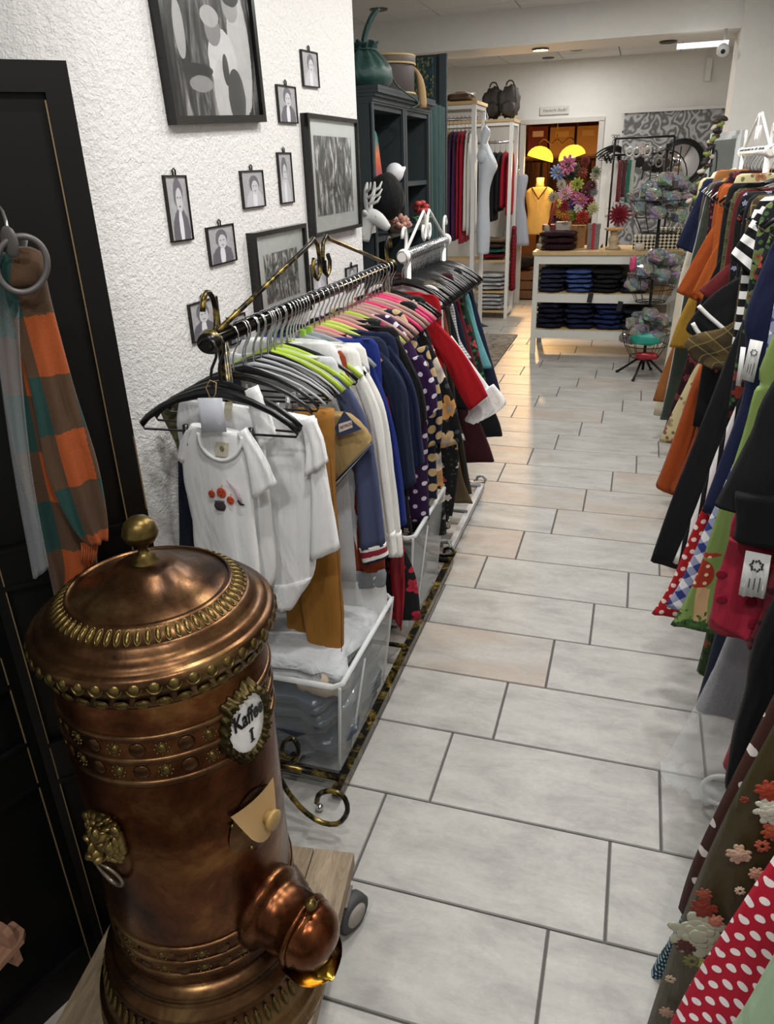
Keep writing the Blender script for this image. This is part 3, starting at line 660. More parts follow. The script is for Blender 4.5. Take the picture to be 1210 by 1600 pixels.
b.build('plastic_sleeve', plastic_clear('cfd4d6', .0, .1, 0), org=Q(60, 900), label='clear plastic sleeve hanging behind the plaid scarf', cat='plastic bag')
# ------------------------------------------------------------------ plywood tray corner at the lower left
PLY = wood('7d5640', 'a5806a', .5, 9)
ply = thing('plywood_stand', 'plywood stand with rounded upright tab in front of the black screen', 'display stand', (-.93, .62, 0)); PO = ply.location
ZB = .30; cs_ = [FL(38, 1452, ZB), FL(36, 1466, ZB), FL(-6, 1514, ZB), FL(-120, 1480, ZB), FL(-60, 1420, ZB), FL(22, 1440, ZB)]
MB().slab([p-PO for p in reversed(cs_)], (0, 0, -1), .013).build('shelf_board', PLY, ply, smooth=False)
e0, e1 = FL(27, 1474, ZB), FL(-50, 1442, ZB); dd = (e1-e0).normalized(); nn_ = Vector((-dd.y, dd.x, 0))
MB().slab([p-PO for p in (e0-Vector((0, 0, .0)), e0+Vector((0, 0, .03)), e0+dd*.006+Vector((0, 0, .043)), e0+dd*.02+Vector((0, 0, .05)), e0+dd*.2+Vector((0, 0, .05)), e0+dd*.2)], nn_, .014).build('upright_tab', PLY, ply, smooth=False)
for nm, f, wd, hh in (('tenon', .0, .03, .05), ('leg', .17, .05, ZB)): MB().slab([p-PO for p in (e0+dd*f-Vector((0, 0, .013)), e0+dd*(f+wd)-Vector((0, 0, .013)), e0+dd*(f+wd)-Vector((0, 0, hh)), e0+dd*f-Vector((0, 0, hh)))], nn_, .014).build(nm, PLY, ply, smooth=False)

# ================================================================== LEFT CLOTHES RAILS
RX, RZ = -.9, 1.297
def rack(name, label, x, y0, y1, z, mat, rail_mat, foot_x, base_mat, wall_side=-1, apex=.165, capr=.027, front_scroll=True):
    t = thing(name, label, 'clothes rack', (x, (y0+y1)/2, 0)); L = (y1-y0)/2
    def T(P, r, nm, mt=mat, n=10, closed=False): return MB().tube(P, r, n, closed).build(nm, mt, t)
    T([(0, -L, z), (0, L, z)], .0165, 'rail', rail_mat, 20)
    for s in (-1, 1):
        MB().lathe([(.001, -.014), (capr, -.014), (capr*1.08, -.008), (capr, .0), (capr*.85, .012), (.018, .02)], 26, Matrix.Translation((0, s*L, z)) @ Matrix.Rotation(PI/2*(-1 if s < 0 else 1), 4, 'X') @ Matrix.Rotation(PI, 4, 'X')).build('end_cap', mat, t)
        T([(0, s*(L-.06), z), (0, s*(L-.06), .06)], .014, 'upright')
        T([(0, s*(L-.04), z+.015), (0, s*.075, z+apex-.012), (0, s*.05, z+apex), (0, s*.022, z+apex-.02), (0, s*.012, z+apex-.06), (0, s*.018, z+apex-.1), (0, s*.04, z+apex-.115), (0, s*.062, z+apex-.1), (0, s*.068, z+apex-.075), (0, s*.055, z+apex-.055)], .0065, 'top_brace')
        sc_ = [(0, s*(L-.02-.028*math.sin(a)), z+.062+.05*(-math.cos(a))*(1-.04*a)) for a in [i*.35 for i in range(14)]]
        T(sc_, .0065, 'scroll')
        # end foot: bar across with S-scroll towards the aisle
        T([(foot_x[0], s*(L-.02), .05), (foot_x[1], s*(L-.02), .05)], .011, 'foot_bar', base_mat)
        for k, fx in enumerate(foot_x):
            sg = 1 if fx > 0 else -1
            ring = [(fx+sg*(-.055+.0*i), s*(L-.02)+s*(.028+.055*math.sin(i*.42)), .07-.052*math.cos(i*.42)) for i in range(13)]
            if not (mat is GOLDB and s < 0 and sg > 0): T([(sg*.03, s*(L-.02+.02), .22), (sg*.02, s*(L+.02), .18), (sg*.05, s*(L+.04), .12), (fx-sg*.1, s*(L+.06), .035), (fx-sg*.04, s*(L+.07), .022), (fx+sg*.005, s*(L+.06), .035), (fx+sg*.015, s*(L+.05), .06), (fx-sg*.005, s*(L+.04), .085), (fx-sg*.03, s*(L+.04), .075), (fx-sg*.035, s*(L+.045), .055)], .0075, 'foot_scroll', base_mat)
            MB().ball((fx-sg*.035, s*(L+.065), .012), .011).build('castor_ball', CHROME, t)
    for fx in foot_x:
        b = MB(); b.box((fx, 0, .034), (.028, 2*L+.04, .03)); b.build('base_rail', base_mat, t, smooth=False)
    T([(foot_x[0], 0, .05), (foot_x[1], 0, .05)], .009, 'cross_bar', base_mat)
    return t
rack('gold_clothes_rack', 'brass and black clothes rack with scrolled braces along the picture wall', RX, 1.49, 2.88, RZ, GOLDB, plain('2a2723', .16, .9), (-.2, .235), GOLDB)
gr = [o for o in COL.objects if o.name.startswith('gold_clothes_rack')][0]
for pts in (((460, 1178), (449, 1184), (441, 1174), (445, 1160), (457, 1154), (466, 1166), (466, 1182), (455, 1192)), ((428, 1190), (444, 1228), (470, 1262), (500, 1284), (528, 1287), (543, 1268), (538, 1246), (520, 1236), (500, 1240), (495, 1254))):
    MB().tube(catmull([AY(u, v, 1.36)-gr.location for u, v in pts], 24), .0072, 8).build('foot_scroll', GOLDB, gr)
rack('white_clothes_rack', 'white clothes rack with chrome rail and white top brace behind the brass rack', RX+.01, 3.02, 3.76, RZ+.02, WHITEM, CHROME, (-.2, .2), plain('b9bbbd', .35, .4), apex=.15)
RRX, RRZ = .5, 1.655
rack('white_clothes_rack', 'white clothes rack by the right wall at the far end of the aisle', RRX, 3.84, 4.92, RRZ, WHITEM, WHITEM, (-.04, .3), WHITEM, apex=.165)
rack('white_clothes_rack', 'white clothes rack by the right wall at the near end of the aisle', RRX, .45, 3.6, RRZ, WHITEM, WHITEM, (-.04, .3), WHITEM, apex=.165)
MB().tube([(.365+.05*math.sin(i*2*PI/20), 1.74, .058+.05*math.cos(i*2*PI/20)) for i in range(20)], .0065, 8, True).build('foot_ring', WHITEM, org=(.36, 1.72, 0), label='white scroll ring foot on the floor below the plastic garment bag', cat='rack foot')

# ------------------------------------------------------------------ storage boxes under the brass rack
BINM = plastic_clear('cfd6da', .06, .22, 0)
def bin_(x0, x1, y0, y1, h, label, z=.05):
    t = thing('storage_box', label, 'storage box', ((x0+x1)/2, (y0+y1)/2, z)); W, D = x1-x0, y1-y0; k = .86
    def corner(zf): s = k+(1-k)*zf; return [(sx*W/2*s, sy*D/2*s, h*zf) for sx, sy in ((-1, -1), (1, -1), (1, 1), (-1, 1))]
    B, Tt = corner(0), corner(1)
    for i, nm in enumerate(('front_wall', 'side_wall', 'back_wall', 'side_wall')):
        j = (i+1) % 4; c = Vector(((B[i][0]+B[j][0])/2, (B[i][1]+B[j][1])/2, 0)).normalized()
        MB().grid(lambda u, v: (Vector(B[i])*(1-u)+Vector(B[j])*u)*(1-v)+(Vector(Tt[i])*(1-u)+Vector(Tt[j])*u)*v, 1, 1).build(nm, BINM, t, smooth=False)
        # moulded rib panel
        P = [Vector(B[i])*.78+Vector(B[j])*.22+Vector((0, 0, .01)), Vector(Tt[i])*.6+Vector(Tt[j])*.4-Vector((0, 0, .04))]
        MB().tube([p+c*.002 for p in P], .003, 6).build('rib', plastic_clear('f4f6f7', .3, .3, 0), t)
        MB().tube([Vector(B[j])*.99+Vector((0, 0, .005)), Vector(Tt[j])*.995], .004, 6).build('corner_edge', plastic_clear('f4f6f7', .3, .3, 0), t)
    MB().slab([B[3], B[2], B[1], B[0]], (0, 0, 1), .003).build('bottom', BINM, t, smooth=False)
    rim = [Vector(p) for p in Tt]; b = MB()
    b.tube([rim[0]+Vector((.02, 0, 0)), rim[1]-Vector((.02, 0, 0)), rim[1]+Vector((0, .02, 0)), rim[2]-Vector((0, .02, 0)), rim[2]-Vector((.02, 0, 0)), rim[3]+Vector((.02, 0, 0)), rim[3]-Vector((0, .02, 0)), rim[0]+Vector((0, .02, 0))], .008, 8, True); b.build('rim', plastic_clear('e6eaec', .4, .3, 0), t)
    return t
bin_(-1.1, -.645, 1.5, 1.99, .33, 'large clear plastic storage box full of bagged dark clothes under the brass rack')
bin_(-1.08, -.655, 2.27, 2.76, .4, 'taller clear plastic storage box behind the cherry print dress')
def pouch(name, c, d, mat, label, cat, group=None, seed=0, rz=0., n=3, crisp=0.):
    r = random.Random(seed); b = MB(); ph = r.random()*6
    def fn(u, v):
        a = 2*PI*u; e = PI*v; x = math.sin(e)*math.cos(a); y = math.sin(e)*math.sin(a); z = math.cos(e)
        x = math.copysign(abs(x)**.5, x); y = math.copysign(abs(y)**.5, y); z = math.copysign(abs(z)**.7, z)
        k = 1+.1*math.sin(5*x+ph)*math.sin(4*y+ph*2)+.07*math.sin(11*x+7*y+ph)+.05*math.sin(13*z+9*y+ph)
        if crisp: k *= 1+crisp*(math.sin(17*x+5*z+ph)*math.sin(13*y+ph*3)+.7*math.sin(29*z+11*x+ph))
        return Vector((x*d[0]/2*k, y*d[1]/2*k, d[2]/2+z*d[2]/2*(.85+.2*math.sin(4*x+ph)*math.cos(3*y+ph)+.04*math.sin(15*x+11*y+ph))))
    b.grid(fn, 13 if crisp else 26, 7 if crisp else 14, lambda u, v: (u*d[0]*2, v*d[2]*2)); o = b.build(name, mat, None, (0, 0, 0), not crisp, label=label, cat=cat, group=group); o.location = c; o.rotation_euler = (0, 0, rz); return o
for i in range(5):
    t = NT('bagged_dark_cloth'); 
    pouch('bagged_garment', (-.87+.01*(i % 2), 1.745, .056+.046*i), (.38, .42, .05), plain(['2c3644', '38434f', '2a3340', '404c58', '333e4c'][i], .22, 0, .8, coat=.6), 'dark blue-grey garment in clear wrap stacked in the near storage box', 'garment', 'bagged dark garments in the storage box', i)
QUILT = fabric('c9ccce', .8)
pouch('folded_quilt', (-.87, 1.78, .288), (.4, .46, .1), fabric('c6c9cc', .7), 'white ribbed quilt folded on top in the near storage box', 'quilt', None, 9)
pouch('beige_towel', (-.74, 1.62, .27), (.14, .12, .08), fabric('b7a894'), 'beige folded cloth at the front of the near storage box', 'cloth', None, 19)
pouch('folded_garment', (-.87, 2.51, .056), (.33, .4, .2), fabric('6c7274'), 'grey folded clothes in the taller storage box', 'garment', None, 12)

# ================================================================== HANGERS
def hanger_proto(kind):
    t = bpy.data.objects.new('clothes_hanger', None); COL.objects.link(t); t.empty_display_size = .03
    hk = [(0, 0, -.1), (0, 0, -.06), (.004, 0, -.045), (.019, 0, -.018), (.0215, 0, .002), (.016, 0, .016), (.004, 0, .022), (-.01, 0, .019), (-.02, 0, .008)]
    col = {'black': '0e0e10', 'clip': '0e0e10', 'chunky': '111113', 'rose': 'b08a80', 'pink': 'd6336c', 'green': 'a8c23a', 'lime': 'b9c95a', 'grey': '8e959a', 'coral': 'd98a86', 'white': 'e6e5e0', 'steel': 'b9bcc0'}[kind]
    MB().tube(hk, .0022 if kind != 'chunky' else .0034, 6).build('hook', CHROME if kind not in ('chunky',) else BLACKP, t)
    W = {'clip': .19, 'chunky': .2}.get(kind, .2); mt = plain(col, .3 if kind in ('black', 'clip', 'chunky') else .6)
    arm = [(s*W*x, 0, -.1-d) for s, seq in ((-1, ((1, .085), (.9, .066), (.7, .04), (.45, .018), (.2, .004))), (1, ((.2, .004), (.45, .018), (.7, .04), (.9, .066), (1, .085)))) for x, d in seq]
    arm = arm[:5]+[(0, 0, -.097)]+arm[5:]
    b = MB(); r = {'black': .0055, 'clip': .0055, 'chunky': .008, 'steel': .003}.get(kind, .007)
    b.tube(arm, [r*(1+.9*math.exp(-((i-5)/1.6)**2)) for i in range(11)], 8, flat=.55); b.build('arms', mt, t)
    if kind in ('black', 'clip', 'chunky'):
        MB().tube([(-W, 0, -.185), (-W*.97, 0, -.196), (W*.97, 0, -.196), (W, 0, -.185)], .003, 6).build('bar', mt, t)
    if kind in ('clip', 'chunky'):
        for s in (-1, 1):
            b = MB(); b.box((s*W*.42, 0, -.205), (.016, .016, .05), None, .6); b.tube([(s*W*.42, -.008, -.2), (s*W*.42, .008, -.2)], .006, 8); b.build('clip', BLACKP if kind == 'chunky' else plain('c4c7cb', .2, .6), t)
    if kind == 'grey':
        MB().box((0, 0, -.082), (.016, .012, .018)).build('size_marker', plain('8fc43a', .4), t, smooth=False)
        MB().ball((0, 0, -.13), (.075, .012, .04)).build('yoke', mt, t)
    return t
HP = {}
HLAB = {'black': 'slim black plastic hanger with chrome hook', 'clip': 'black hanger with two clips', 'chunky': 'thick black clip hanger', 'rose': 'dusty rose velvet hanger', 'pink': 'bright pink velvet hanger', 'green': 'green curved plastic hanger', 'lime': 'pale lime velvet hanger', 'grey': 'grey hanger with green marker', 'coral': 'coral velvet hanger', 'white': 'white plastic hanger', 'steel': 'thin steel hanger'}
def hanger(kind, x, y, z, where, rz=None, lab=None):
    rz = rnd.uniform(-.1, .1) if rz is None else rz; lab = lab or HLAB[kind]+' '+where
    if kind not in HP: HP[kind] = t = hanger_proto(kind); t.location = (x, y, z+.0); t.rotation_euler = (0, 0, rz)
    else: t = copy_tree(HP[kind], (x, y, z), rz)
    return tag(t, lab, 'hanger', kind+' hangers '+where)

# ================================================================== GARMENTS
NY = Vector((0, -1, 0))
def cloth(name, label, cat, y, parts, extra=None, group=None):
    """parts: (part name, left edge, right edge, material, b0, b1, amp, freq, y offset); edges are (u,v) on the hanging plane or 3-D points"""
    def cv(p, yo): return p if isinstance(p, Vector) else AY(p[0], p[1], y+yo)
    built = []; zmin = 9; xs = []
    for q in parts:
        pn, L, R, mt, b0, b1, amp, fr = q[:8]; yo = q[8] if len(q) > 8 else 0.; rows = q[9] if len(q) > 9 else 18
        L3 = [cv(p, yo) for p in L]; R3 = [cv(p, yo) for p in R]
        # follow the hanging plane only: 3-D points get the offset too
        L3 = [Vector((p.x, y+yo, p.z)) for p in L3]; R3 = [Vector((p.x, y+yo, p.z)) for p in R3]
        zmin = min(zmin, min(p.z for p in L3+R3)); xs += [p.x for p in L3+R3]
        b = MB(); b.loft(L3, R3, NY, b0, b1, amp, fr, rnd.uniform(0, 6), rows, 28); built.append((pn, b, mt))
    org = Vector((sum(xs)/len(xs), y, zmin))
    if len(built) == 1 and not extra:
        return built[0][1].build(name, built[0][2], None, org, label=label, cat=cat, group=group)
    t = thing(name, label, cat, org, group=group)
    for pn, b, mt in built: b.build(pn, mt, t, org)
    if extra: extra(t, org)
    return t
def bodyE(rx, zs, hw, zh, hh, mid=None):
    rows = [(.085, zs+.002), (hw*.65, zs-.006), (hw, zs-.032), ((mid or (hw+hh)/2), (zs+zh)/2), (hh, zh)]
    return [Vector((rx-a, 0, z)) for a, z in rows], [Vector((rx+a, 0, z)) for a, z in rows]
def top(name, label, y, mt, rx=RX, zs=1.185, hw=.19, zh=.62, hh=.2, sleeves=(), b=.013, amp=.006, smat=None, extra=None, cuffs=(), cat='top', bmat=None):
    L, R = bodyE(rx, zs, hw, zh, hh)
    parts = [('body', L, R, bmat or mt, b, b*1.3, amp, 2.2)]
    for (sl, sr) in sleeves: parts.append(('sleeve', sl, sr, smat or mt, b*.9, b*1.15, .003, 1.3, -.012))
    for (sl, sr, cm) in cuffs: parts.append(('cuff', sl, sr, cm, b*1.2, b*1.1, .001, 1, -.013, 6))
    return cloth(name, label, cat, y, parts, extra)
def far_sleeve(rx, zs, hw, side, ln, w=.085):
    # the sleeve on the far side of the garment, hanging straight
    x = rx+side*hw
    return [Vector((x-w*.2, 0, zs-.02)), Vector((x-w*.35, 0, zs-ln*.5)), Vector((x-w*.3, 0, zs-ln))], [Vector((x+w*.5, 0, zs-.05)), Vector((x+w*.55, 0, zs-ln*.5)), Vector((x+w*.45, 0, zs-ln))]

WHT = fabric('e4e5e6', .85, .1, .06)
# --- front: white baby bodysuits on thick black clip hangers
YA = 1.47
def print_a(t, org):
    def q(u, v, k=.0): p = AY(u, v, YA-.02-k); return p-org
    nk = [(310, 676), (314, 695), (328, 712), (347, 719), (365, 713), (376, 697), (378, 682)]
    MB().tube(catmull([q(*p) for p in nk], 20), .0045, 8).build('neck_binding', WHT, t)
    MB().slab([q(338, 690), q(357, 692), q(355, 714), q(337, 711)], NY, .002).build('brand_label', plain('c9c2ac', .8), t, smooth=False)
    MB().ball(q(347, 701, .003), (.006, .001, .007), 12, 6).build('brand_emblem', plain('6f7358', .8), t)
    for u, v, r in ((331, 772, 6.5), (346, 770, 8.5), (360, 782, 7)):
        s = r/1000*1.45; o = MB().ball(q(u, v, .001), (s, .0015, s*1.08), 14, 8).build('pumpkin_print', plain('b8421c', .8), t)
        for du, dv in ((-2.5, -1.5), (2.5, -1.5), (0, 3)): MB().ball(q(u+du, v+dv, .0028), (.0019, .0006, .0014 if dv < 0 else .001), 8, 5).build('pumpkin_face', plain('2b1712', .8), o)
        MB().tube([q(u, v-r*1.1, .002), q(u+1, v-r*1.5, .002)], .0012, 5).build('stalk', plain('c99a2a', .8), o)
    MB().lathe([(.001, -.014), (.01, -.013), (.0155, -.004), (.0155, .003), (.012, .008), (.0145, .012), (.001, .0125)], 18, Matrix.Translation(q(344, 790, .0005)) @ Matrix.Diagonal((1, .12, 1, 1))).build('cauldron_print', plain('3d3036', .8), t)
    b = MB(); b.tube([q(354, 750, .001), q(359, 756, .001), (q(366, 764, .001)), q(372, 774, .001), q(376, 786, .001)], [.0015, .004, .005, .006, .005], 8, flat=.2); b.build('stocking_print', dots('6a4a58', 'c8b4bc', .006, .0016), t)
    MB().tube([q(372, 782, .0015), q(376, 788, .0015), q(382, 789, .0015)], [.004, .004, .002], 8, flat=.25).build('boot_print', plain('2a2026', .8), t)
cloth('baby_bodysuit', 'white baby bodysuit printed with pumpkins and a cauldron clipped to the first hanger', 'bodysuit', YA, [
    ('body', [(300, 662), (286, 690), (288, 745), (299, 800), (306, 850), (313, 888), (338, 930)], [(374, 676), (388, 705), (396, 760), (400, 830), (407, 890), (404, 920), (372, 936)], WHT, .016, .015, .004, 1.7, 0, 24),
    ('sleeve', [(292, 672), (283, 690), (280, 716)], [(306, 664), (296, 690), (289, 722)], WHT, .01, .012, 0, 1, -.006, 8),
    ('sleeve', [(372, 676), (386, 712), (397, 778)], [(384, 668), (412, 712), (433, 755)], WHT, .012, .016, .002, 1, -.01, 10)], print_a)
hanger('chunky', -.893, YA, RZ-.01, 'at the front end of the brass rail', .05, 'thick black clip hanger holding the pumpkin print bodysuit')
cloth('paper_tag', 'blank white paper price tag tied with string to the first hanger', 'tag', YA-.035, [('card', [(309, 622), (316, 676)], [(347, 622), (354, 675)], plain('d3d6e0', .7), .0007, .0007, 0, 1, 0, 3), ],
      lambda t, o: MB().tube([AY(u, v, YA-.03)-o for u, v in ((330, 625), (322, 606), (328, 594), (338, 598), (337, 615), (331, 626))], .0012, 5).build('string', plain('a58a60', .9), t))
cloth('baby_bodysuit', 'white short-sleeved baby bodysuit with a cream neck label behind the printed one', 'bodysuit', 1.515, [
    ('body', [(282, 620), (276, 660), (285, 720), (300, 800), (318, 870), (360, 930)], [(402, 640), (412, 670), (420, 750), (427, 830), (430, 905), (400, 930)], WHT, .016, .018, .004, 2, 0, 20),
    ('sleeve', [(384, 610), (394, 650), (402, 700)], [(402, 602), (420, 650), (432, 682)], WHT, .012, .016, .003, 1, -.008, 8)],
    lambda t, o: MB().slab([AY(u, v, 1.49)-o for u, v in ((352, 628), (364, 629), (362, 655), (350, 654))], NY, .002).build('brand_label', plain('c9c2ac', .8), t, smooth=False))
hanger('chunky', -.9, 1.52, RZ-.01, 'at the front end of the brass rail', -.04, 'thick black clip hanger directly behind the pumpkin print bodysuit')
cloth('baby_bodysuit', 'white long-sleeved baby bodysuit with snap crotch beside the brown trousers', 'bodysuit', 1.575, [
    ('body', [(392, 640), (398, 700), (402, 790), (398, 870), (404, 915), (432, 948)], [(482, 652), (498, 700), (496, 790), (494, 860), (487, 905), (452, 951)], WHT, .018, .018, .004, 1.5, 0, 24),
    ('sleeve', [(472, 660), (486, 740), (487, 800), (484, 874)], [(494, 655), (508, 730), (518, 790), (531, 857)], WHT, .014, .018, .003, 1, -.012, 14),
    ('sleeve', [(470, 655), (480, 700), (478, 742)], [(490, 650), (506, 690), (512, 722)], WHT, .013, .018, .004, 2, -.024, 8),
    ('snap_band', [(404, 915), (428, 946)], [(487, 902), (458, 950)], WHT, .021, .02, .001, 1, -.002, 6)])
hanger('clip', -.895, 1.58, RZ, 'on the brass rail', .08)
cloth('camouflage_shirt', 'olive green shirt close to the plaster wall behind the bodysuits', 'shirt', 1.60, [('body', [(250, 632), (258, 655), (275, 690), (292, 740)], [(345, 600), (350, 640), (352, 690), (352, 740)], floral('5c5a3c', ('6f6a48', '45472e', '7f7a58'), '3a3b26', 14, .4), .014, .016, .003, 2)])
cloth('jeans', 'dark navy jeans hanging beside the plaster wall', 'jeans', 1.64, [('leg', [(281, 680), (281, 780), (283, 905)], [(330, 680), (328, 780), (326, 910)], denim('131c2c'), .02, .024, .003, 1), ('leg', [(330, 680), (330, 780), (330, 905)], [(400, 680), (395, 780), (390, 910)], denim('131c2c'), .02, .024, .003, 1)])
cloth('trousers', 'mustard brown cuffed trousers hanging down into the storage box', 'trousers', 1.70, [
    ('leg', [(462, 640), (462, 760), (466, 880), (474, 950), (487, 1018)], [(522, 640), (524, 760), (531, 880), (537, 960), (537, 1018)], fabric('9a6a2c'), .022, .026, .004, 1.4, 0, 24),
    ('cuff', [(486, 1014), (489, 1032)], [(538, 1014), (535, 1036)], fabric('a8742f'), .024, .022, .003, 5, -.001, 5),
    ('leg', [(430, 650), (436, 800), (444, 900), (452, 985)], [(490, 650), (486, 800), (490, 900), (494, 985)], fabric('9a6a2c'), .018, .02, .003, 1.4, .045, 20)],
    lambda t, o: MB().tube([AY(u, v, 1.672)-o for u, v in ((516, 700), (522, 800), (530, 890), (534, 960), (534, 1018))], .0012, 5).build('side_seam', fabric('6f4a1c'), t))
hanger('clip', -.9, 1.64, RZ, 'on the brass rail'); hanger('clip', -.9, 1.70, RZ, 'on the brass rail'); hanger('clip', -.9, 1.74, RZ, 'on the brass rail')
def petrol(t, o):
    q = lambda u, v, k=0: AY(u, v, 1.752-k)-o
    MB().slab([q(538, 642), q(554, 660), q(566, 670), q(530, 683), q(524, 668)], NY, .003).build('waist_patch', plain('2c3552', .8), t, smooth=False)
    MB().slab([q(530, 662), q(550, 656), q(552, 667), q(531, 675)], NY, .0042).build('patch_field', plain('c9c4bd', .8), t, smooth=False)
    a, bx, by = q(541, 665.5, .006), q(552, 660, .006)-q(530, 669, .006), Vector((0, 0, 1))
    bx = bx.normalized(); text_obj('PETROL', .011, lambda v: a+bx*v.x+by*v.y, plain('7d2a2a', .8), t, bold=.0003)
cloth('shorts', 'khaki kids shorts with a stitched waist patch folded over a clip hanger', 'shorts', 1.79, [
    ('leg', [(478, 640), (492, 690), (512, 735), (522, 752)], [(548, 648), (566, 662), (576, 678), (581, 690)], fabric('9a8256'), .02, .024, .003, 1.2, 0, 14),
    ('lining', [(505, 725), (518, 754), (524, 762)], [(560, 690), (580, 694), (574, 703)], stripes('20242e', 'c8ccd4', .012, 1, .6), .016, .016, .001, 1, .01, 6)], petrol)
hanger('clip', -.9, 1.79, RZ, 'on the brass rail'); hanger('green', -.9, 1.83, RZ, 'on the brass rail'); hanger('green', -.9, 1.80, RZ, 'on the brass rail')
# --- sweatshirts, one sleeve towards the aisle
far = lambda hw=.19, ln=.5: far_sleeve(RX, 1.185, hw, -1, ln)
top('sweatshirt', 'rust red sweatshirt with a grey ribbed cuff', 1.935, fabric('8a3a1c'), zh=.5, hw=.165, hh=.18, sleeves=[([(520, 640), (536, 750), (540, 820), (549, 893)], [(558, 640), (590, 760), (598, 820), (601, 890)]), far(.165, .4)], cuffs=[([(548, 890), (553, 905), (558, 918)], [(601, 888), (604, 900), (603, 914)], fabric('8d9096'))], cat='sweatshirt')
top('sweatshirt', 'heather blue sweatshirt with a white, red and navy striped cuff', 1.86, fabric('47506f'), zh=.5, hw=.17, hh=.18, sleeves=[([(512, 590), (540, 660), (556, 760), (562, 858)], [(532, 585), (570, 650), (590, 740), (603, 850)]), far(.17, .4)], cuffs=[([(562, 856), (568, 882)], [(603, 848), (607, 870)], bands(((0, 'e4e2de'), (.12, '8d2436'), (.3, 'e4e2de'), (.42, '1a2340'), (.58, 'e4e2de'))))], cat='sweatshirt', bmat=fabric('c9cbcf'))
for y_, l, kk in ((1.965, 'white hooded sweatshirt just behind the heather blue one', 0), (2.01, 'cream white sweatshirt with ribbed hem beside the royal blue top', 10)):
    top('sweatshirt', l, y_, fabric('dcdbd6', .85, .1, .08), zh=.34, hw=.19, hh=.2, sleeves=[([(545+kk, 575), (578+kk, 660), (592+kk, 760), (604+kk, 855)], [(560+kk, 572), (592+kk, 640), (606+kk, 740), (617+kk, 835)]), far()], cuffs=[([(604+kk, 832), (607+kk, 868)], [(617+kk, 830), (620+kk, 868)], fabric('e6e5e0', .85, .1, .08))], cat='sweatshirt')
cloth('sweatshirt', 'white sweatshirt with long hem resting by the storage box', 'sweatshirt', 1.90, [('body', [Vector((RX-.05, 0, 1.2)), Vector((RX-.18, 0, 1.14)), (480, 900), (482, 985)], [Vector((RX+.05, 0, 1.2)), Vector((RX+.16, 0, 1.14)), (600, 900), (603, 965)], fabric('d9dada', .85, .1, .08), .02, .026, .006, 1.6, .03)])
for y_, k in ((1.87, 'green'), (1.925, 'green'), (1.965, 'black'), (2.01, 'grey'), (1.90, 'black'), (2.06, 'grey')): hanger(k, -.9, y_, RZ, 'on the brass rail')
top('polo_shirt', 'royal blue top with long hem beside the white sweatshirts', 2.10, fabric('1d2f7a'), zh=.5, hw=.2, hh=.22, sleeves=[([(560, 560), (590, 640), (608, 740), (618, 826)], [(580, 560), (612, 650), (628, 740), (636, 818)])], cat='top')
top('denim_jacket', 'dark blue denim jacket with button cuffs on the brass rack', 2.15, denim('141e33'), zh=.62, hw=.215, hh=.22, sleeves=[([(572, 545), (604, 610), (622, 690), (630, 765)], [(592, 545), (632, 600), (642, 680), (650, 755)]), far(.2, .5)], cat='jacket')
top('denim_jacket', 'navy blouse with tiered frill sleeve behind the denim jacket', 2.22, fabric('141d3a'), zh=.6, hw=.22, hh=.23, sleeves=[([(590, 540), (628, 600), (642, 690), (646, 735)], [(610, 540), (648, 605), (660, 690), (664, 722)])], cat='blouse')
top('t_shirt', 'black t-shirt with wide short sleeve on the brass rack', 2.30, fabric('121215'), zh=.6, hw=.21, hh=.22, sleeves=[([(606, 530), (632, 590), (648, 680)], [(622, 526), (658, 600), (668, 655)])], cat='t-shirt')
def edge_dress(name, label, y, mt, rx, L, hem_r=None, b0=.018, b1=.03, amp=.008, fr=3, zs=1.185, hw=.18, extra=None, sleeves=(), cat='dress', smat=None, ex=()):
    s = 1 if rx < 0 else -1
    up = [Vector((rx+s*.085, 0, zs+.004)), Vector((rx+s*hw*.8, 0, zs-.012))]
    E_ = [Vector((p.x, 0, p.z)) for p in [AY(u, v, y) for u, v in L]]
    A = up+E_; B = [Vector((2*rx-p.x, 0, p.z)) for p in A]
    if hem_r: B[-1] = Vector((B[-1].x, 0, hem_r))
    parts = [('body', A, B, mt, b0, b1, amp, fr, 0, 26)]+[('sleeve', l, r, smat or mt, .012, .016, .003, 1.5, -.014) for l, r in sleeves]+list(ex)
    return cloth(name, label, cat, y, parts, extra)
edge_dress('dress', 'black dress printed with big red cherries with a red tie hanging down', 2.14, floral('121114', ('a01c30', '8d1526', 'b22a3c'), '1d1a1d', 11, .36, .05), RX, [(606, 600), (615, 700), (626, 830), (650, 900), (656, 968)], amp=.006, hw=.13,
           ex=[('tie_band', [(608, 838), (612, 920), (618, 968)], [(630, 838), (633, 920), (628, 986)], fabric('8f1020', .5), .004, .004, .001, 1, -.03)])
edge_dress('dress', 'black dress with small cherries and magenta trim', 2.36, floral('131216', ('b02a40', '8c1a4c', 'd8c9c0'), '1d4a28', 26, .3, .12), RX, [(650, 600), (650, 700), (640, 760), (648, 830)])
edge_dress('dress', 'purple dress with white polka dots and puff sleeve', 2.46, dots('2a0d3a', 'cfc4d4', .06, .0085), RX, [(655, 560), (664, 640), (668, 740), (673, 812)], sleeves=[([(640, 560), (650, 610), (660, 660)], [(660, 555), (680, 600), (684, 640)])])
edge_dress('dress', 'navy dress with big gold polka dots', 2.56, dots('10132e', 'b99f72', .06, .016), RX, [(664, 560), (676, 640), (680, 740), (682, 780)], sleeves=[([(650, 545), (660, 620), (664, 700)], [(668, 540), (690, 620), (690, 690)])])
FLB = floral('0d0d0f', ('d9b98e', 'c98f4e', 'e2d6c8', '8a9098'), '39434a', 11, .5, .18)
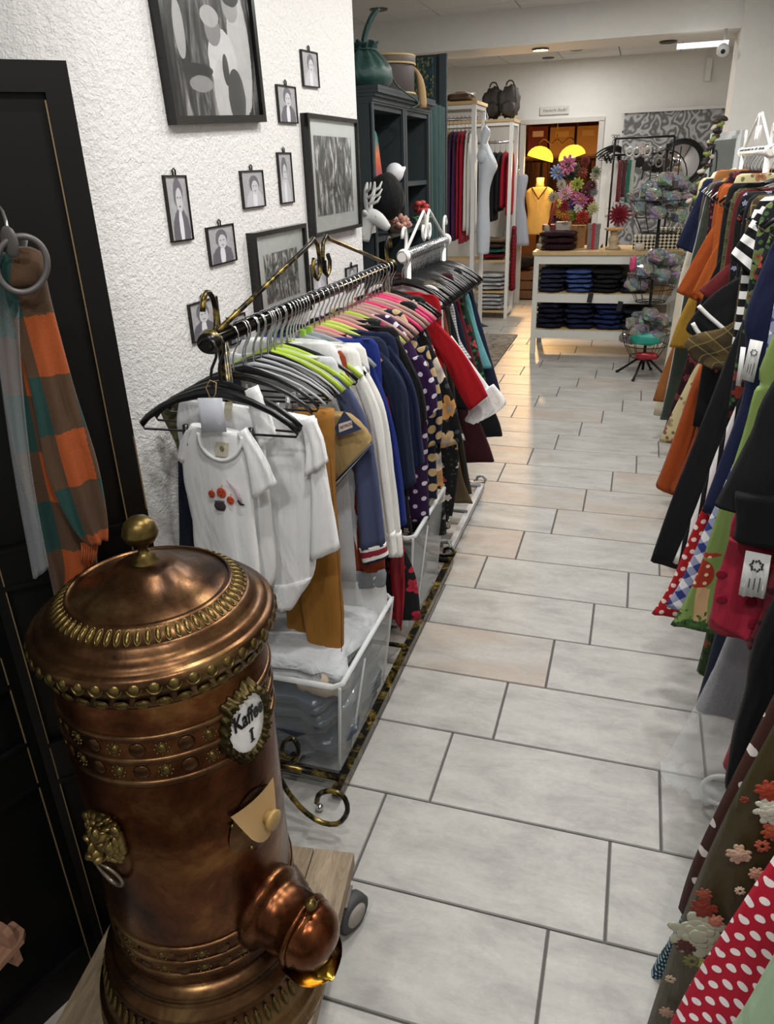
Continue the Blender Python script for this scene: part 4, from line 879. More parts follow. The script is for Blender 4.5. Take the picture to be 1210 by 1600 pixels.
edge_dress('dress', 'black dress with large cream and yellow flowers and wide sleeve', 2.74, FLB, RX, [(662, 530), (680, 620), (690, 720), (700, 834)], sleeves=[([(640, 508), (656, 570), (672, 640), (684, 700)], [(655, 502), (682, 556), (710, 625), (724, 690)])])
edge_dress('dress', 'black dress with white lilies and small blossoms', 2.86, floral('0e0d10', ('cfc8c0', 'c9a070', 'b03048', 'e4ddd0'), '2f3a2c', 21, .33, .18), RX, [(668, 530), (696, 620), (715, 720), (704, 826)], sleeves=[([(650, 505), (680, 580), (700, 660)], [(662, 500), (698, 600), (728, 690)])])
top('sweater', 'red long-sleeved sweater with raised collar reaching towards the aisle', 2.98, fabric('a3121c'), zh=.75, hw=.17, hh=.2, sleeves=[([(622, 476), (655, 520), (690, 560), (715, 610), (733, 642)], [(640, 466), (680, 500), (720, 545), (748, 590), (763, 618)]), far(.17, .4)], cat='sweater',
    extra=lambda t, o: MB().tube([AY(u, v, 2.95)-o for u, v in ((586, 480), (602, 472), (622, 468), (640, 482), (648, 500))], [.012, .02, .026, .026, .02], 10).build('collar', fabric('a3121c'), t))
cloth('blouse', 'white sheer blouse sleeve with ruffled organza cuff below the red sweater', 'blouse', 3.06, [('body', [Vector((RX-.05, 0, 1.2)), Vector((RX-.17, 0, 1.15)), Vector((RX-.18, 0, .7))], [Vector((RX+.05, 0, 1.2)), Vector((RX+.16, 0, 1.15)), Vector((RX+.17, 0, .7))], fabric('dfe0e2', .7), .012, .014, .003, 2),
    ('sleeve', [(690, 540), (718, 590), (738, 640)], [(706, 524), (742, 575), (772, 615)], plastic_clear('f2f2f2', .5, .6), .012, .02, .004, 2, 0),
    ('ruffle', [(728, 628), (732, 645), (726, 658), (738, 662)], [(772, 600), (786, 618), (789, 634), (768, 648)], plastic_clear('f6f6f6', .55, .6), .02, .03, .012, 4, -.01, 12)])
edge_dress('skirt', 'olive brown satin skirt above the tiled aisle', 3.08, fabric('54452c', .5), RX, [(700, 620), (716, 700), (726, 750), (739, 786)], amp=.012, cat='skirt')
edge_dress('skirt', 'dark khaki skirt behind the olive satin one', 3.2, fabric('2c271c', .6), RX, [(712, 620), (728, 700), (740, 770)], amp=.012, cat='skirt')
edge_dress('dress', 'burgundy dress flaring out behind the olive skirts', 3.36, fabric('320d17'), RX, [(712, 590), (742, 640), (760, 690), (771, 722)], amp=.012)
edge_dress('dress', 'black flared dress below the ruffled white cuff', 3.55, fabric('101114'), RX, [(735, 560), (762, 620), (778, 660), (785, 682)], amp=.012)
WH = 'on the brass rail'
ky = 2.1
for k in ['rose', 'coral', 'lime', 'lime', 'coral', 'rose', 'rose', 'green', 'rose', 'rose', 'rose', 'rose', 'pink', 'rose', 'rose', 'pink', 'pink', 'rose', 'black', 'black']:
    hanger(k, -.9, ky, RZ, WH); ky += .0415
for i in range(10): hanger('steel', -.9, 1.64+.042*i+.012, RZ, WH)
# --- white rack: skirts and trousers on black clip hangers
ZW = RZ+.02
spec = [(3.02, 'fabric', '5f5a50', (700, 600), 'grey-brown folded trousers', 'trousers'), (3.1, 'fabric', 'a08c6c', (712, 572), 'tan folded trousers', 'trousers'), (3.16, 'fabric', '7a4636', (722, 560), 'brown corduroy trousers', 'trousers'),
        (3.24, 'fabric', '17181c', (736, 640), 'black skirt', 'skirt'), (3.3, 'knit', '8a8a8c', (736, 560), 'silver grey knitted skirt', 'skirt'), (3.36, 'fabric', '151a2c', (748, 600), 'midnight blue skirt', 'skirt'), (3.42, 'fabric', '5c1422', (752, 590), 'wine red skirt', 'skirt'), (3.5, 'floral', '15201c', (760, 600), 'black skirt with red roses and green leaves', 'skirt'),
        (3.56, 'fabric', '1f4a34', (757, 580), 'bottle green skirt', 'skirt'), (3.62, 'fabric', '5f98a0', (768, 575), 'pale turquoise skirt', 'skirt'), (3.68, 'fabric', '141a30', (780, 612), 'navy flared skirt', 'skirt'), (3.73, 'fabric', '0f0f12', (763, 510), 'black jacket at the end of the white rack', 'jacket')]
for y_, kd, c, (u, v), lab, cat in spec:
    P = AY(u, v, y_); hw = P.x-RX
    mt = {'fabric': lambda: fabric(c), 'knit': lambda: stripes(c, 'b9b9bb', .012, 1, .5), 'floral': lambda: floral(c, ('a02430', 'c04a50', '7a1a2a'), '2f6a3a', 16, .3, .24)}[kd]()
    cloth(cat, lab+' hanging on the white rack', cat, y_, [('body', [Vector((RX-.15, 0, 1.09)), Vector((RX-.17, 0, .95)), Vector((RX-hw, 0, P.z))], [Vector((RX+.15, 0, 1.09)), Vector((RX+.15+.35*(hw-.15), 0, .95)), Vector((P.x, 0, P.z))], mt, .014, .02, .008, 3), ('waistband', [Vector((RX-.15, 0, 1.12)), Vector((RX-.15, 0, 1.085))], [Vector((RX+.15, 0, 1.12)), Vector((RX+.15, 0, 1.085))], mt, .016, .017, 0, 1, -.001, 4)])
for i in range(26): hanger('clip', RX+.01, 3.0+.029*i, ZW, 'on the white rail behind the brass rack')

# ================================================================== RIGHT RAIL GARMENTS (far to near)
ZS = RRZ-.115
def R(name, label, y, mt, L=None, sleeves=(), hw=.2, zh=.95, hh=.2, cat='dress', cuffs=(), extra=None, amp=.01, b1=.03, hem_r=None, smat=None, ex=(), hk='black', zs=ZS):
    if hk: hanger(hk, RRX, y, RRZ, 'on the right-hand rail')
    if L: return edge_dress(name, label, y, mt, RRX, L, hem_r, .016, b1, amp, 3, zs, hw, extra, sleeves, cat, smat, ex)
    return top(name, label, y, mt, RRX, zs, hw, zh, hh, sleeves, .013, .004, smat, extra, cuffs, cat)
R('trousers', 'cream white trousers, farthest on the right-hand rail', 4.86, fabric('d6cdb8'), [(1066, 420), (1056, 480), (1042, 560), (1020, 648)], cat='trousers', amp=.004)
R('t_shirt', 'navy t-shirt near the far end of the right-hand rail', 4.68, fabric('161d38'), sleeves=[([(1097, 290), (1076, 340), (1056, 384)], [(1118, 300), (1102, 350), (1088, 398)])], cat='t-shirt')
R('trousers', 'caramel corduroy trousers below the navy t-shirt', 4.58, fabric('8f5a2e'), [(1078, 470), (1052, 540), (1034, 590), (1021, 626)], cat='trousers', amp=.004)
R('cardigan', 'taupe brown cardigan beside the navy t-shirt', 4.48, fabric('4a423e'), [(1102, 300), (1092, 350), (1084, 420), (1075, 480)], cat='cardigan')
R('dress', 'dark green velvet dress on the right-hand rail', 4.32, fabric('1a2b1c', .6, .5), [(1108, 296), (1090, 370), (1072, 440), (1050, 560), (1030, 654)])
R('skirt', 'mustard yellow skirt showing below the rust sleeves', 4.1, fabric('a57f2e'), [(1100, 380), (1082, 450), (1062, 500), (1048, 542)], cat='skirt', amp=.005)
R('blouse', 'wine patterned blouse with narrow sleeve', 4.0, floral('2a0d14', ('5a1c28', '8a5a5a'), '3a1420', 40, .3), sleeves=[([(1132, 300), (1112, 360), (1086, 440)], [(1152, 300), (1130, 370), (1102, 450)])], cat='blouse')
R('skirt', 'dark wine skirt hanging below the blouse', 3.92, floral('2a0c16', ('4a1424', '7a3a3a'), '1a0a10', 22, .35), [(1085, 520), (1062, 600), (1046, 640), (1035, 676)], cat='skirt')
R('sweater', 'rust orange sweater with hanging sleeve, the farther of two', 3.74, fabric('9a481a'), sleeves=[([(1160, 302), (1116, 352), (1085, 405), (1057, 456)], [(1182, 308), (1145, 365), (1118, 420), (1090, 470)])], cat='sweater')
R('sweater', 'rust orange sweater with hanging sleeve, the nearer of two', 3.60, fabric('a85420'), sleeves=[([(1178, 310), (1135, 360), (1105, 410), (1082, 458)], [(1198, 318), (1160, 380), (1132, 430), (1106, 474)])], cat='sweater')
R('skirt', 'cream long skirt printed with rust roses on trailing stems', 3.54, floral('c4b88e', ('9a3a2a', 'b0805a', '8a5a4a', 'a89a70'), '6a6a3a', 11, .3, .16), [(1110, 520), (1080, 585), (1055, 640), (1032, 690)], cat='skirt', hem_r=None)
cloth('trousers', 'rust orange wide trousers with long flared legs', 'trousers', 3.38, [('leg', [(1135, 500), (1090, 580), (1062, 660), (1042, 715), (1025, 757)], [(1160, 500), (1114, 590), (1090, 660), (1072, 715), (1055, 770)], fabric('9c471c'), .03, .05, .004, 1), ('leg', [(1165, 500), (1118, 590), (1090, 670), (1066, 730), (1046, 766)], [(1190, 500), (1142, 600), (1118, 680), (1096, 730), (1078, 768)], fabric('8f3f18'), .03, .05, .004, 1, -.06)])
hanger('black', RRX, 3.38, RRZ, 'on the right-hand rail')
R('cardigan', 'black cardigan with sleeve beside the rust sweaters', 3.3, fabric('131316'), sleeves=[([(1190, 318), (1140, 380), (1108, 440), (1086, 500)], [(1215, 330), (1178, 400), (1146, 460), (1118, 520)])], cat='cardigan', zh=.6)
R('shirt', 'olive plaid shirt collar between black garments', 3.12, plaid('4a4a2c', '2a3020', '8a6a3a'), sleeves=[([(1195, 300), (1170, 345), (1155, 395)], [(1222, 300), (1200, 345), (1188, 400)])], cat='shirt')
R('jacket', 'burgundy jacket with sharply folded cuff', 3.0, fabric('5c1a1e'), sleeves=[([(1190, 355), (1150, 400), (1120, 430), (1092, 453)], [(1220, 375), (1190, 430), (1160, 470), (1136, 492)])], cat='jacket')
R('blouse', 'black blouse strewn with small red and blue flowers', 2.82, floral('0d0c0e', ('b03a44', '8fa0c8', 'c8a878'), '1d2a1c', 30, .25, .1), sleeves=[([(1190, 385), (1160, 420), (1135, 450), (1112, 470)], [(1232, 400), (1208, 450), (1180, 480), (1158, 506)])], cat='blouse')
def trim(t, o):
    for pts in (((1092, 478), (1106, 492), (1122, 506), (1136, 518)), ((1083, 505), (1092, 520), (1106, 530), (1121, 533)), ((1132, 521), (1146, 528))):
        MB().tube(catmull([AY(u, v, 2.57)-o for u, v in pts], 10), .0065, 8).build('white_piping', plain('e6e6e4', .6), t)
R('blouse', 'black puff-sleeved blouse edged with white piping', 2.62, fabric('111113'), sleeves=[([(1180, 420), (1128, 450), (1095, 478), (1072, 512), (1084, 524)], [(1225, 450), (1190, 500), (1160, 530), (1135, 545), (1122, 543)])], cat='blouse', extra=trim)
R('blouse', 'brown plaid puff-sleeved blouse below the black one', 2.54, plaid('3a3020', '5a4a28', '8a7a50', .09), sleeves=[([(1190, 470), (1135, 510), (1090, 522), (1070, 536), (1082, 560)], [(1235, 500), (1190, 560), (1165, 585), (1140, 580), (1115, 577)])], cat='blouse')
R('blouse', 'black and white striped sleeve blouse with bold stripes', 2.45, stripes('0f0f11', 'e8e8e6', .044, 1, .5), sleeves=[([(1192, 322), (1172, 350), (1156, 376), (1141, 400)], [(1224, 332), (1212, 372), (1198, 405), (1180, 436)])], cat='blouse', smat=None)
R('blouse', 'black blouse with small checked trim and red leaf print', 2.3, floral('14151c', ('a8452c', '5a7a4a', '7a2a20'), '3a5a30', 18, .36), sleeves=[([(1205, 360), (1190, 400), (1176, 435)], [(1240, 360), (1226, 420), (1210, 455)])], cat='blouse')
R('coat', 'long black coat on the right-hand rail reaching almost to the floor', 2.38, fabric('0f0f11'), [(1170, 470), (1135, 560), (1092, 680), (1050, 790), (1017, 878)], cat='coat', amp=.012)
R('dress', 'black and white striped dress showing as thin stripes', 2.22, stripes('101012', 'dddddb', .03, 0, .55), [(1190, 540), (1148, 640), (1112, 720), (1082, 800), (1052, 878)])
R('dress', 'plain navy sleeveless dress with hanging tags', 2.1, fabric('161d3c'), [(1168, 480), (1163, 540), (1160, 620), (1128, 720), (1100, 800)])
def tagcard(name, label, y, q, txt=True):
    def ex(t, o):
        a = AY((q[0][0]+q[1][0]+q[2][0]+q[3][0])/4, (q[0][1]+q[1][1]+q[2][1]+q[3][1])/4, y-.004)-o
        dn_ = (AY(*q[3], y)-AY(*q[0], y)).normalized(); ac = (AY(*q[1], y)-AY(*q[0], y)).normalized(); Wd = (AY(*q[1], y)-AY(*q[0], y)).length; Hd = (AY(*q[3], y)-AY(*q[0], y)).length
        b = MB()
        for k in range(14):
            an = k*2*PI/14; b.ball(a-dn_*Hd*.2+(ac*math.cos(an)+dn_*math.sin(an))*Wd*(.2+.05*(k % 2)), Wd*.05, 6, 4)
        b.build('floral_emblem', plain('1a1a1c', .7), t); bx = MB()
        for k in range(3):
            c = a+dn_*Hd*.2+ac*(Wd*(.22-.2*k)); bx.slab([c-ac*Wd*.02-dn_*Hd*(.16-.03*k), c+ac*Wd*.02-dn_*Hd*(.16-.03*k), c+ac*Wd*.02+dn_*Hd*(.16-.03*k), c-ac*Wd*.02+dn_*Hd*(.16-.03*k)], NY, .0006)
        bx.build('print_lines', plain('4a4a4c', .7), t, smooth=False)
    cloth(name, label, 'tag', y, [('card', [q[0], q[3]], [q[1], q[2]], plain('dededd', .7), .0008, .0008, 0, 1, 0, 3)], ex if txt else None)
tagcard('paper_tag', 'white hang tag with a small floral emblem on the navy dress', 2.03, [(1173, 530), (1193, 534), (1178, 598), (1158, 592)])
tagcard('paper_tag', 'narrow grey-white hang tag at the edge of the navy dress', 2.06, [(1158, 542), (1166, 543), (1158, 604), (1150, 602)], False)
R('dress', 'red dress with white polka dots and a flared hem, by the checked dress', 2.16, dots('a81a20', 'ecd8d2', .04, .0075), [(1165, 640), (1122, 740), (1075, 840), (1042, 915), (1018, 957)], hk=None)
R('dress', 'blue and white gingham dress between red dots and green satin', 2.06, gingham('dcdce0', '8f94b0', '2c3a78', .045), [(1180, 640), (1138, 740), (1095, 840), (1066, 910), (1044, 948)])
R('dress', 'green satin dress with a border print of red mushrooms and ferns', 1.78, border_print(), [(1196, 560), (1192, 600), (1180, 612), (1160, 680), (1122, 790), (1092, 880), (1068, 940), (1049, 975)], hw=.18, amp=.012)
R('dress', 'second green mushroom print dress peeking out below the first', 1.86, floral('2c3f1c', ('5a7a34', '8a3a22', '3a5a28'), '1d3018', 20, .34), [(1170, 700), (1128, 880), (1105, 980), (1086, 1046)], hk=None)
R('jacket', 'plain black tiered jacket draped over the green dress', 1.40, fabric('101012'), [(1206, 600), (1178, 680), (1140, 750), (1112, 790)], cat='jacket', ex=[('peplum', [(1150, 770), (1148, 840)], [(1300, 780), (1300, 870)], fabric('0d0d0f'), .02, .024, .004, 2, -.03, 8)], zs=ZS-.02, hem_r=None)
cloth('trousers', 'dark navy trousers behind the plastic garment bag', 'trousers', 1.72, [('leg', [Vector((RRX-.13, 0, 1.46)), (1160, 780), (1125, 960), (1088, 1105)], [Vector((RRX+.13, 0, 1.46)), (1240, 780), (1210, 960), (1180, 1115)], denim('161b2c'), .02, .03, .004, 1)])
def buttons(t, o):
    for u, v in ((1128, 897), (1128, 936), (1174, 941), (1178, 975)): MB().lathe([(.01, 0), (.0105, .002), (.008, .0032), (.001, .0026)], 18, Matrix.Translation(AY(u, v, 1.415)-o) @ Matrix.Rotation(PI/2, 4, 'X')).build('button', fabric('7d1028'), t)
cloth('skirt', 'crimson skirt with covered buttons below the black jacket', 'skirt', 1.45, [('panel', [Vector((RRX-.13, 0, 1.46)), (1165, 770), (1138, 850), (1120, 910), (1106, 975)], [Vector((RRX+.13, 0, 1.46)), (1300, 780), (1290, 860), (1285, 920), (1275, 1020)], fabric('9c1632', .6), .02, .03, .006, 2), ('flap', [(1140, 840), (1122, 905), (1110, 965)], [(1215, 860), (1206, 920), (1176, 1000)], fabric('a01835', .6), .012, .018, .003, 1.4, -.015)], buttons)
tagcard('paper_tag', 'large white hang tag with black floral emblem on the crimson skirt', 1.36, [(1166, 860), (1206, 868), (1196, 935), (1154, 930)])
cloth('scarf', 'maroon cloth with dark polka dots beside the crimson skirt', 'scarf', 1.37, [('drape', [Vector((RRX-.08, 0, 1.46)), (1215, 880), (1192, 950), (1168, 1010)], [Vector((RRX+.13, 0, 1.46)), (1300, 900), (1280, 950), (1182, 1016)], dots('5c1a24', '2a0f16', .035, .0065), .008, .01, .002, 2)])
cloth('garment_bag', 'crumpled clear plastic garment bag hanging to the floor', 'garment bag', 1.62, [('film', [Vector((RRX-.08, 0, 1.46)), (1138, 990), (1108, 1060), (1075, 1130), (1048, 1180), (1031, 1200)], [Vector((RRX+.13, 0, 1.46)), (1250, 990), (1225, 1100), (1195, 1190), (1165, 1235), (1130, 1248)], plastic_clear('e3e6e8', .07, .1), .02, .05, .014, 5, 0, 30)])
cloth('trousers', 'crimson trouser leg inside the garment bag', 'trousers', 1.5, [('leg', [Vector((RRX-.08, 0, 1.46)), (1190, 1000), (1160, 1110), (1130, 1195)], [Vector((RRX+.13, 0, 1.46)), (1250, 1000), (1215, 1110), (1180, 1230)], fabric('9c1632', .6), .02, .02, .003, 1)])
cloth('trousers', 'straight black trouser leg beside the garment bag', 'trousers', 1.32, [('leg', [Vector((RRX-.08, 0, 1.46)), (1198, 960), (1165, 1080), (1145, 1150), (1133, 1225)], [Vector((RRX+.13, 0, 1.46)), (1250, 960), (1212, 1090), (1188, 1160), (1160, 1238)], fabric('0e0e10'), .022, .026, .003, 1)])
def roses(t, o):
    rr = random.Random(5)
    for u, v, r, c, n_ in ((1092, 1462, .058, 'aab09a', 3), (1100, 1420, .026, '7a2a18', 2), (1074, 1476, .026, '4a1812', 2), (1118, 1440, .018, 'b0705a', 2), (1082, 1502, .018, '6a6a3a', 1), (1104, 1508, .02, '9a9a5a', 1), (1100, 1398, .016, '8a4530', 2), (1155, 1335, .022, 'bda088', 3), (1201, 1236, .022, '9a3a20', 2), (1206, 1268, .03, 'c6c8b8', 3), (1208, 1300, .02, 'a04a2c', 2), (1192, 1322, .014, 'a8553a', 1), (1184, 1366, .016, 'c0937a', 2), (1164, 1250, .008, '7a2a18', 1), (1157, 1392, .01, 'c8b49a', 1), (1042, 1582, .016, '9c8068', 2), (1048, 1530, .011, 'b09c84', 1)):
        b = MB(); c0 = AY(u, v, 1.024)-o
        for l in range(n_+1):
            m_ = 9-l
            for k in range(m_):
                a = 2*PI*(k+.4*l)/m_+rr.uniform(-.2, .2); q = r*(.62-.2*l); b.ball(c0+Vector((q*math.cos(a), -.0008*l, q*math.sin(a)*1.15)), (r*.34, .0012, r*.22), 8, 5, Matrix.Rotation(-a+rr.uniform(-.4, .4)+(PI/2 if l % 2 else 0), 3, 'Y'))
        b.build('rose_print', plain(c, .6), t)
R('dress', 'brown dress with white drop motifs behind the olive satin dress', 1.16, dots('3f231d', 'd9d2cc', .075, .0095), [(1290, 900), (1206, 1090), (1136, 1236), (1088, 1352), (1064, 1424)], hw=.16)
cloth('dress', 'teal dress with fine white dots just above the floor tiles', 'dress', 1.2, [('hem', [Vector((RRX-.08, 0, 1.46)), (1240, 1080), (1100, 1360), (1060, 1440), (1030, 1495), (1012, 1528)], [Vector((RRX+.13, 0, 1.46)), (1320, 1120), (1180, 1400), (1120, 1490), (1080, 1550), (1016, 1552)], dots('103a48', 'b8c8cc', .014, .0028), .015, .02, .004, 2)])
R('dress', 'olive green satin dress with large pale roses', 1.06, fabric('3a3217', .36, .02, .3), extra=roses, L= [(1300, 900), (1232, 1090), (1156, 1240), (1098, 1370), (1054, 1480), (1014, 1590), (996, 1640)], amp=.008, hw=.16)
R('dress', 'bright red dress with white polka dots at the near end of the rail', .86, dots('b0122e', 'f0e6e6', .034, .0068), [(1330, 1130), (1240, 1290), (1160, 1420), (1105, 1515), (1058, 1597), (1020, 1660)], hw=.15, amp=.012)
R('dress', 'plain mint green dress, nearest end of the right-hand rail', .68, fabric('9fb898'), [(1400, 1200), (1270, 1400), (1190, 1510), (1140, 1590), (1100, 1660)], hw=.13, amp=.01)
for y_ in (1.72, 1.45, 1.32, 1.5, 1.62, 1.37, 1.2): hanger('black', RRX, y_, RRZ, 'on the right-hand rail')
for i in range(14): hanger('black', RRX, 3.9+.07*i, RRZ, 'on the right-hand rail')
for i in range(7): hanger('white', RRX, 3.94+.14*i, RRZ, 'on the right-hand rail')
R('cardigan', 'cream yellow cardigan shoulder at the far end of the right-hand rail', 4.9, fabric('cfc39a'), sleeves=[([(1150, 262), (1120, 272), (1098, 284)], [(1158, 270), (1130, 284), (1102, 296)])], cat='cardigan')

# ================================================================== DARK SHELF UNITS behind the pillar
CAB = plain('2c3539', .5); CX = -1.3
def shelf_unit(y0, y1, label):
    t = thing('shelf_unit', label, 'shelf', (CX-.17, (y0+y1)/2, 0)); D = y1-y0; H = 1.93
    def bx(nm, c, d): return MB().box(c, d).build(nm, CAB, t, smooth=False)
    for s in (-1, 1): bx('side_panel', (0, s*(D/2-.012), H/2), (.34, .024, H)); bx('face_stile', (.172, s*(D/2-.016), H/2), (.014, .032, H))
    bx('back_panel', (-.165, 0, H/2), (.012, D-.04, H))
    for z in (.08, .5, .93, 1.31, 1.565): bx('shelf_board', (.0, 0, z-.012), (.33, D-.05, .024))
    bx('top_board', (0, 0, H-.012), (.34, D-.05, .024))
    b = MB(); prof = [(.17, 0), (.18, .01), (.185, .03), (.2, .045), (.215, .06), (.215, .075)]
    for (a, z), (a2, z2) in zip(prof, prof[1:]): b.box((0, 0, H+(z+z2)/2), (2*a2, D+(a2-.17)*.3, z2-z+.001))
    b.build('cornice', CAB, t, smooth=False)
shelf_unit(3.9, 4.47, 'dark grey shelf unit with cornice behind the picture wall, carrying the velvet pouch')
shelf_unit(4.48, 5.02, 'dark grey shelf unit beside the teal curtain')
ST = 2.005
# velvet pouch with stalk, on the cornice
TEAL = fabric('0b3a35', .5, .15, .1)
P = FL(594, 134, ST); pc = Vector((CX-.1, P.y*.0+4.12, ST)); pch = thing('velvet_pouch', 'teal velvet drawstring pouch with a long curved stalk on top of the shelf', 'pouch', pc)
b = MB()
prof = [(.02, .0), (.1, .005), (.125, .05), (.12, .11), (.085, .17), (.055, .205), (.045, .22), (.06, .24), (.066, .255), (.05, .252), (.03, .235)]
def pf(u, v):
    k = v*(len(prof)-1); i = min(int(k), len(prof)-2); f = k-i; r = prof[i][0]*(1-f)+prof[i+1][0]*f; z = prof[i][1]*(1-f)+prof[i+1][1]*f; a = 2*PI*u
    g = max(0, (z-.08)/.15); return Vector((r*(1+.12*g*math.sin(11*a)+.03*math.sin(3*a))*math.cos(a), r*(1+.12*g*math.sin(11*a))*math.sin(a), z+.008*g*math.sin(7*a)))
b.grid(pf, 66, 26); b.build('bag', TEAL, pch); pch.scale = (1.15, 1.15, .8)
MB().tube(catmull([Vector(p) for p in ((.0, 0, .23), (.01, .01, .3), (.03, .02, .37), (.05, .035, .42), (.062, .05, .44))], 14), [.012, .012, .013, .013, .014, .014, .014, .014, .014, .014, .014, .013, .012, .006], 10).build('stalk', TEAL, pch)
MB().tube([(.055*math.cos(i*PI/8), .055*math.sin(i*PI/8), .215) for i in range(16)], .004, 6, True).build('drawstring', TEAL, pch)
MB().tube(catmull([Vector(p) for p in ((.055, .01, .21), (.1, .05, .1), (.125, .1, .02), (.2, .13, -.06), (.21, .12, -.09), (.19, .08, -.11))], 18), .004, 6).build('cord_end', TEAL, pch)
# hat box
hb = thing('hat_box', 'round dark hat box with cream rim and hanging cord tassel on the shelf', 'hat box', (CX-.11, 4.53, ST))
MB().lathe([(.001, 0), (.15, 0), (.154, .01), (.154, .14), (.15, .15)], 40).build('drum', plain('3a302b', .6), hb); MB().lathe([(.15, .14), (.16, .14), (.162, .15), (.162, .18), (.158, .187), (.001, .189)], 40).build('lid', plain('54463a', .6), hb)
for z in (.004, .146, .183): MB().lathe(ringp(.158, z, .006), 40).build('rim_band', plain('b09a6a', .6), hb)
MB().tube(catmull([Vector(p) for p in ((.12, .12, .14), (.15, .13, .1), (.165, .135, .02), (.168, .135, -.06))], 10), [.01, .01, .012, .014, .02, .022, .024, .024, .026, .022], 10).build('tassel', fabric('a58a64'), hb)
# things on the shelves
sz = 1.577
bd = thing('painted_board', 'small rounded board painted teal with a red sunset scene on the shelf', 'ornament', (CX-.04, 4.07, sz-.012))
b = MB(); w_ = .055; pts = [(0, -w_, 0), (0, w_, 0), (0, w_, .22)]+[(0, w_*math.cos(a), .22+.05*math.sin(a)) for a in (.5, 1., PI/2, 2.1, 2.6)]+[(0, -w_, .22)]
M = Matrix.Rotation(-.25, 3, 'Z') @ Matrix.Rotation(-.12, 3, 'Y')
t = NT('sunset_paint'); s = t.n('SeparateXYZ'); t.l(t.coord('Object'), s.inputs[0]); t.base(t.ramp(t.math('ADD', t.math('MULTIPLY', s.outputs[2], 3.2), t.math('MULTIPLY', t.noise(t.coord('Object'), 22, 3), .3)), [(.2, '6a3a5a'), (.4, 'b0452e'), (.62, 'c46a3a'), (.8, '2f6a66')])); 
b.slab([M @ Vector(p) for p in pts], M @ Vector((1, 0, 0)), .012); b.build('board', t.m, bd, smooth=False)
MB().tube([M @ Vector(p)+Vector((.006, 0, 0)) for p in pts], .005, 6, True).build('edge_trim', plain('7a2a2e', .5), bd)
b = MB(); b.ball((0, 0, .05), (.05, .055, .05), 20, 12); b.box((.02, .03, .055), (.05, .08, .012), Matrix.Rotation(.5, 3, 'X')); o = b.build('white_hat', plain('d8dade', .6), org=(0, 0, 0), label='small white cap lying on the dark shelf', cat='cap'); o.location = (CX+.0, 4.28, sz-.01)
cr = thing('coral_ornament', 'pink coral-like flower ornament on the lower shelf', 'ornament', (CX+.03, 4.2, 1.312))
for i in range(34):
    a = rnd.uniform(0, 2*PI); e = rnd.uniform(.1, 1.3); r = .055+.02*rnd.random(); MB().ball((r*math.cos(e)*math.cos(a), r*1.15*math.cos(e)*math.sin(a), .03+r*math.sin(e)*.8), (.014, .014, .02), 8, 5, Matrix.Rotation(a, 3, 'Z') @ Matrix.Rotation(PI/2-e, 3, 'Y')).build('petal', plain('b98a7c' if i % 3 else 'd0a696', .6), cr)
MB().lathe([(.02, 0), (.05, .005), (.055, .03), (.03, .05), (.001, .05)], 16).build('base', plain('5a4a40', .6), cr)
pf_ = thing('potted_flower', 'red silk flowers with green leaves on the second dark shelf', 'flowers', (CX+.03, 4.72, 1.312))
for i in range(7):
    a = i*.9; MB().ball((.03*math.cos(a), .05*math.sin(a), .09+.02*(i % 3)), (.024, .026, .016), 10, 6).build('blossom', plain('a8322c', .6), pf_)
for i in range(5):
    a = i*1.3; MB().ball((.05*math.cos(a), .07*math.sin(a), .05), (.012, .03, .008), 8, 5, rotz(a)).build('leaf', plain('3a6a3a', .6), pf_)
MB().lathe([(.03, 0), (.04, .04), (.035, .045), (.001, .045)], 16).build('pot', plain('b9b6a8', .5), pf_)
# white stag head and black hat on the shelf side
dh = thing('stag_head', 'white stag head ornament with antlers between the picture and the dark shelf', 'ornament', (-1.272, 3.74, 1.345)); dh.scale = (.8, .62, .72); WP = plain('c4c5c4', .5)
b = MB(); b.tube(catmull([Vector(p) for p in ((-.06, .0, -.03), (-.03, .0, .05), (.0, .0, .11), (.05, .0, .1), (.1, .0, .055), (.125, .0, .035))], 20), [.055, .055, .054, .053, .052, .052, .052, .053, .054, .054, .052, .049, .046, .042, .038, .033, .03, .027, .024, .014], 16); b.build('head', WP, dh); MB().box((-.05, .1, .02), (.05, .34, .05)).build('mounting_block', WP, dh, smooth=False)
for s in (-1, 1):
    MB().ball((-.01, s*.06, .14), (.016, .035, .018), 10, 6, Matrix.Rotation(s*.5, 3, 'X')).build('ear', WP, dh)
    MB().ball((.055, s*.04, .118), .009, 8, 6).build('eye', WP, dh)
    b = MB(); b.tube(catmull([Vector(p) for p in ((.0, s*.03, .14), (.0, s*.07, .2), (.01, s*.1, .27), (.02, s*.09, .33))], 12), [.013]*9+[.011, .009, .005], 8)
    for p, q in (((.0, s*.06, .19), (.06, s*.07, .24)), ((.005, s*.085, .23), (.065, s*.1, .285)), ((.01, s*.1, .27), (.055, s*.14, .33))): b.tube([p, ((p[0]+q[0])/2+.01, (p[1]+q[1])/2, (p[2]+q[2])/2-.008), q], [.01, .009, .004], 8)
    b.build('antler', WP, dh)
b = MB(); b.lathe([(.005, .12), (.06, .115), (.1, .09), (.115, .04), (.12, .0), (.1, -.02)], 28, Matrix.Rotation(1.1, 4, 'Y') @ Matrix.Rotation(.3, 4, 'X')); o = b.build('black_hat', fabric('0c0c0e'), None, (0, 0, 0), label='black knitted hat hanging at the dark shelf side', cat='hat'); o.location = (-1.255, 3.93, 1.5); o.scale = (.8, .8, .95)
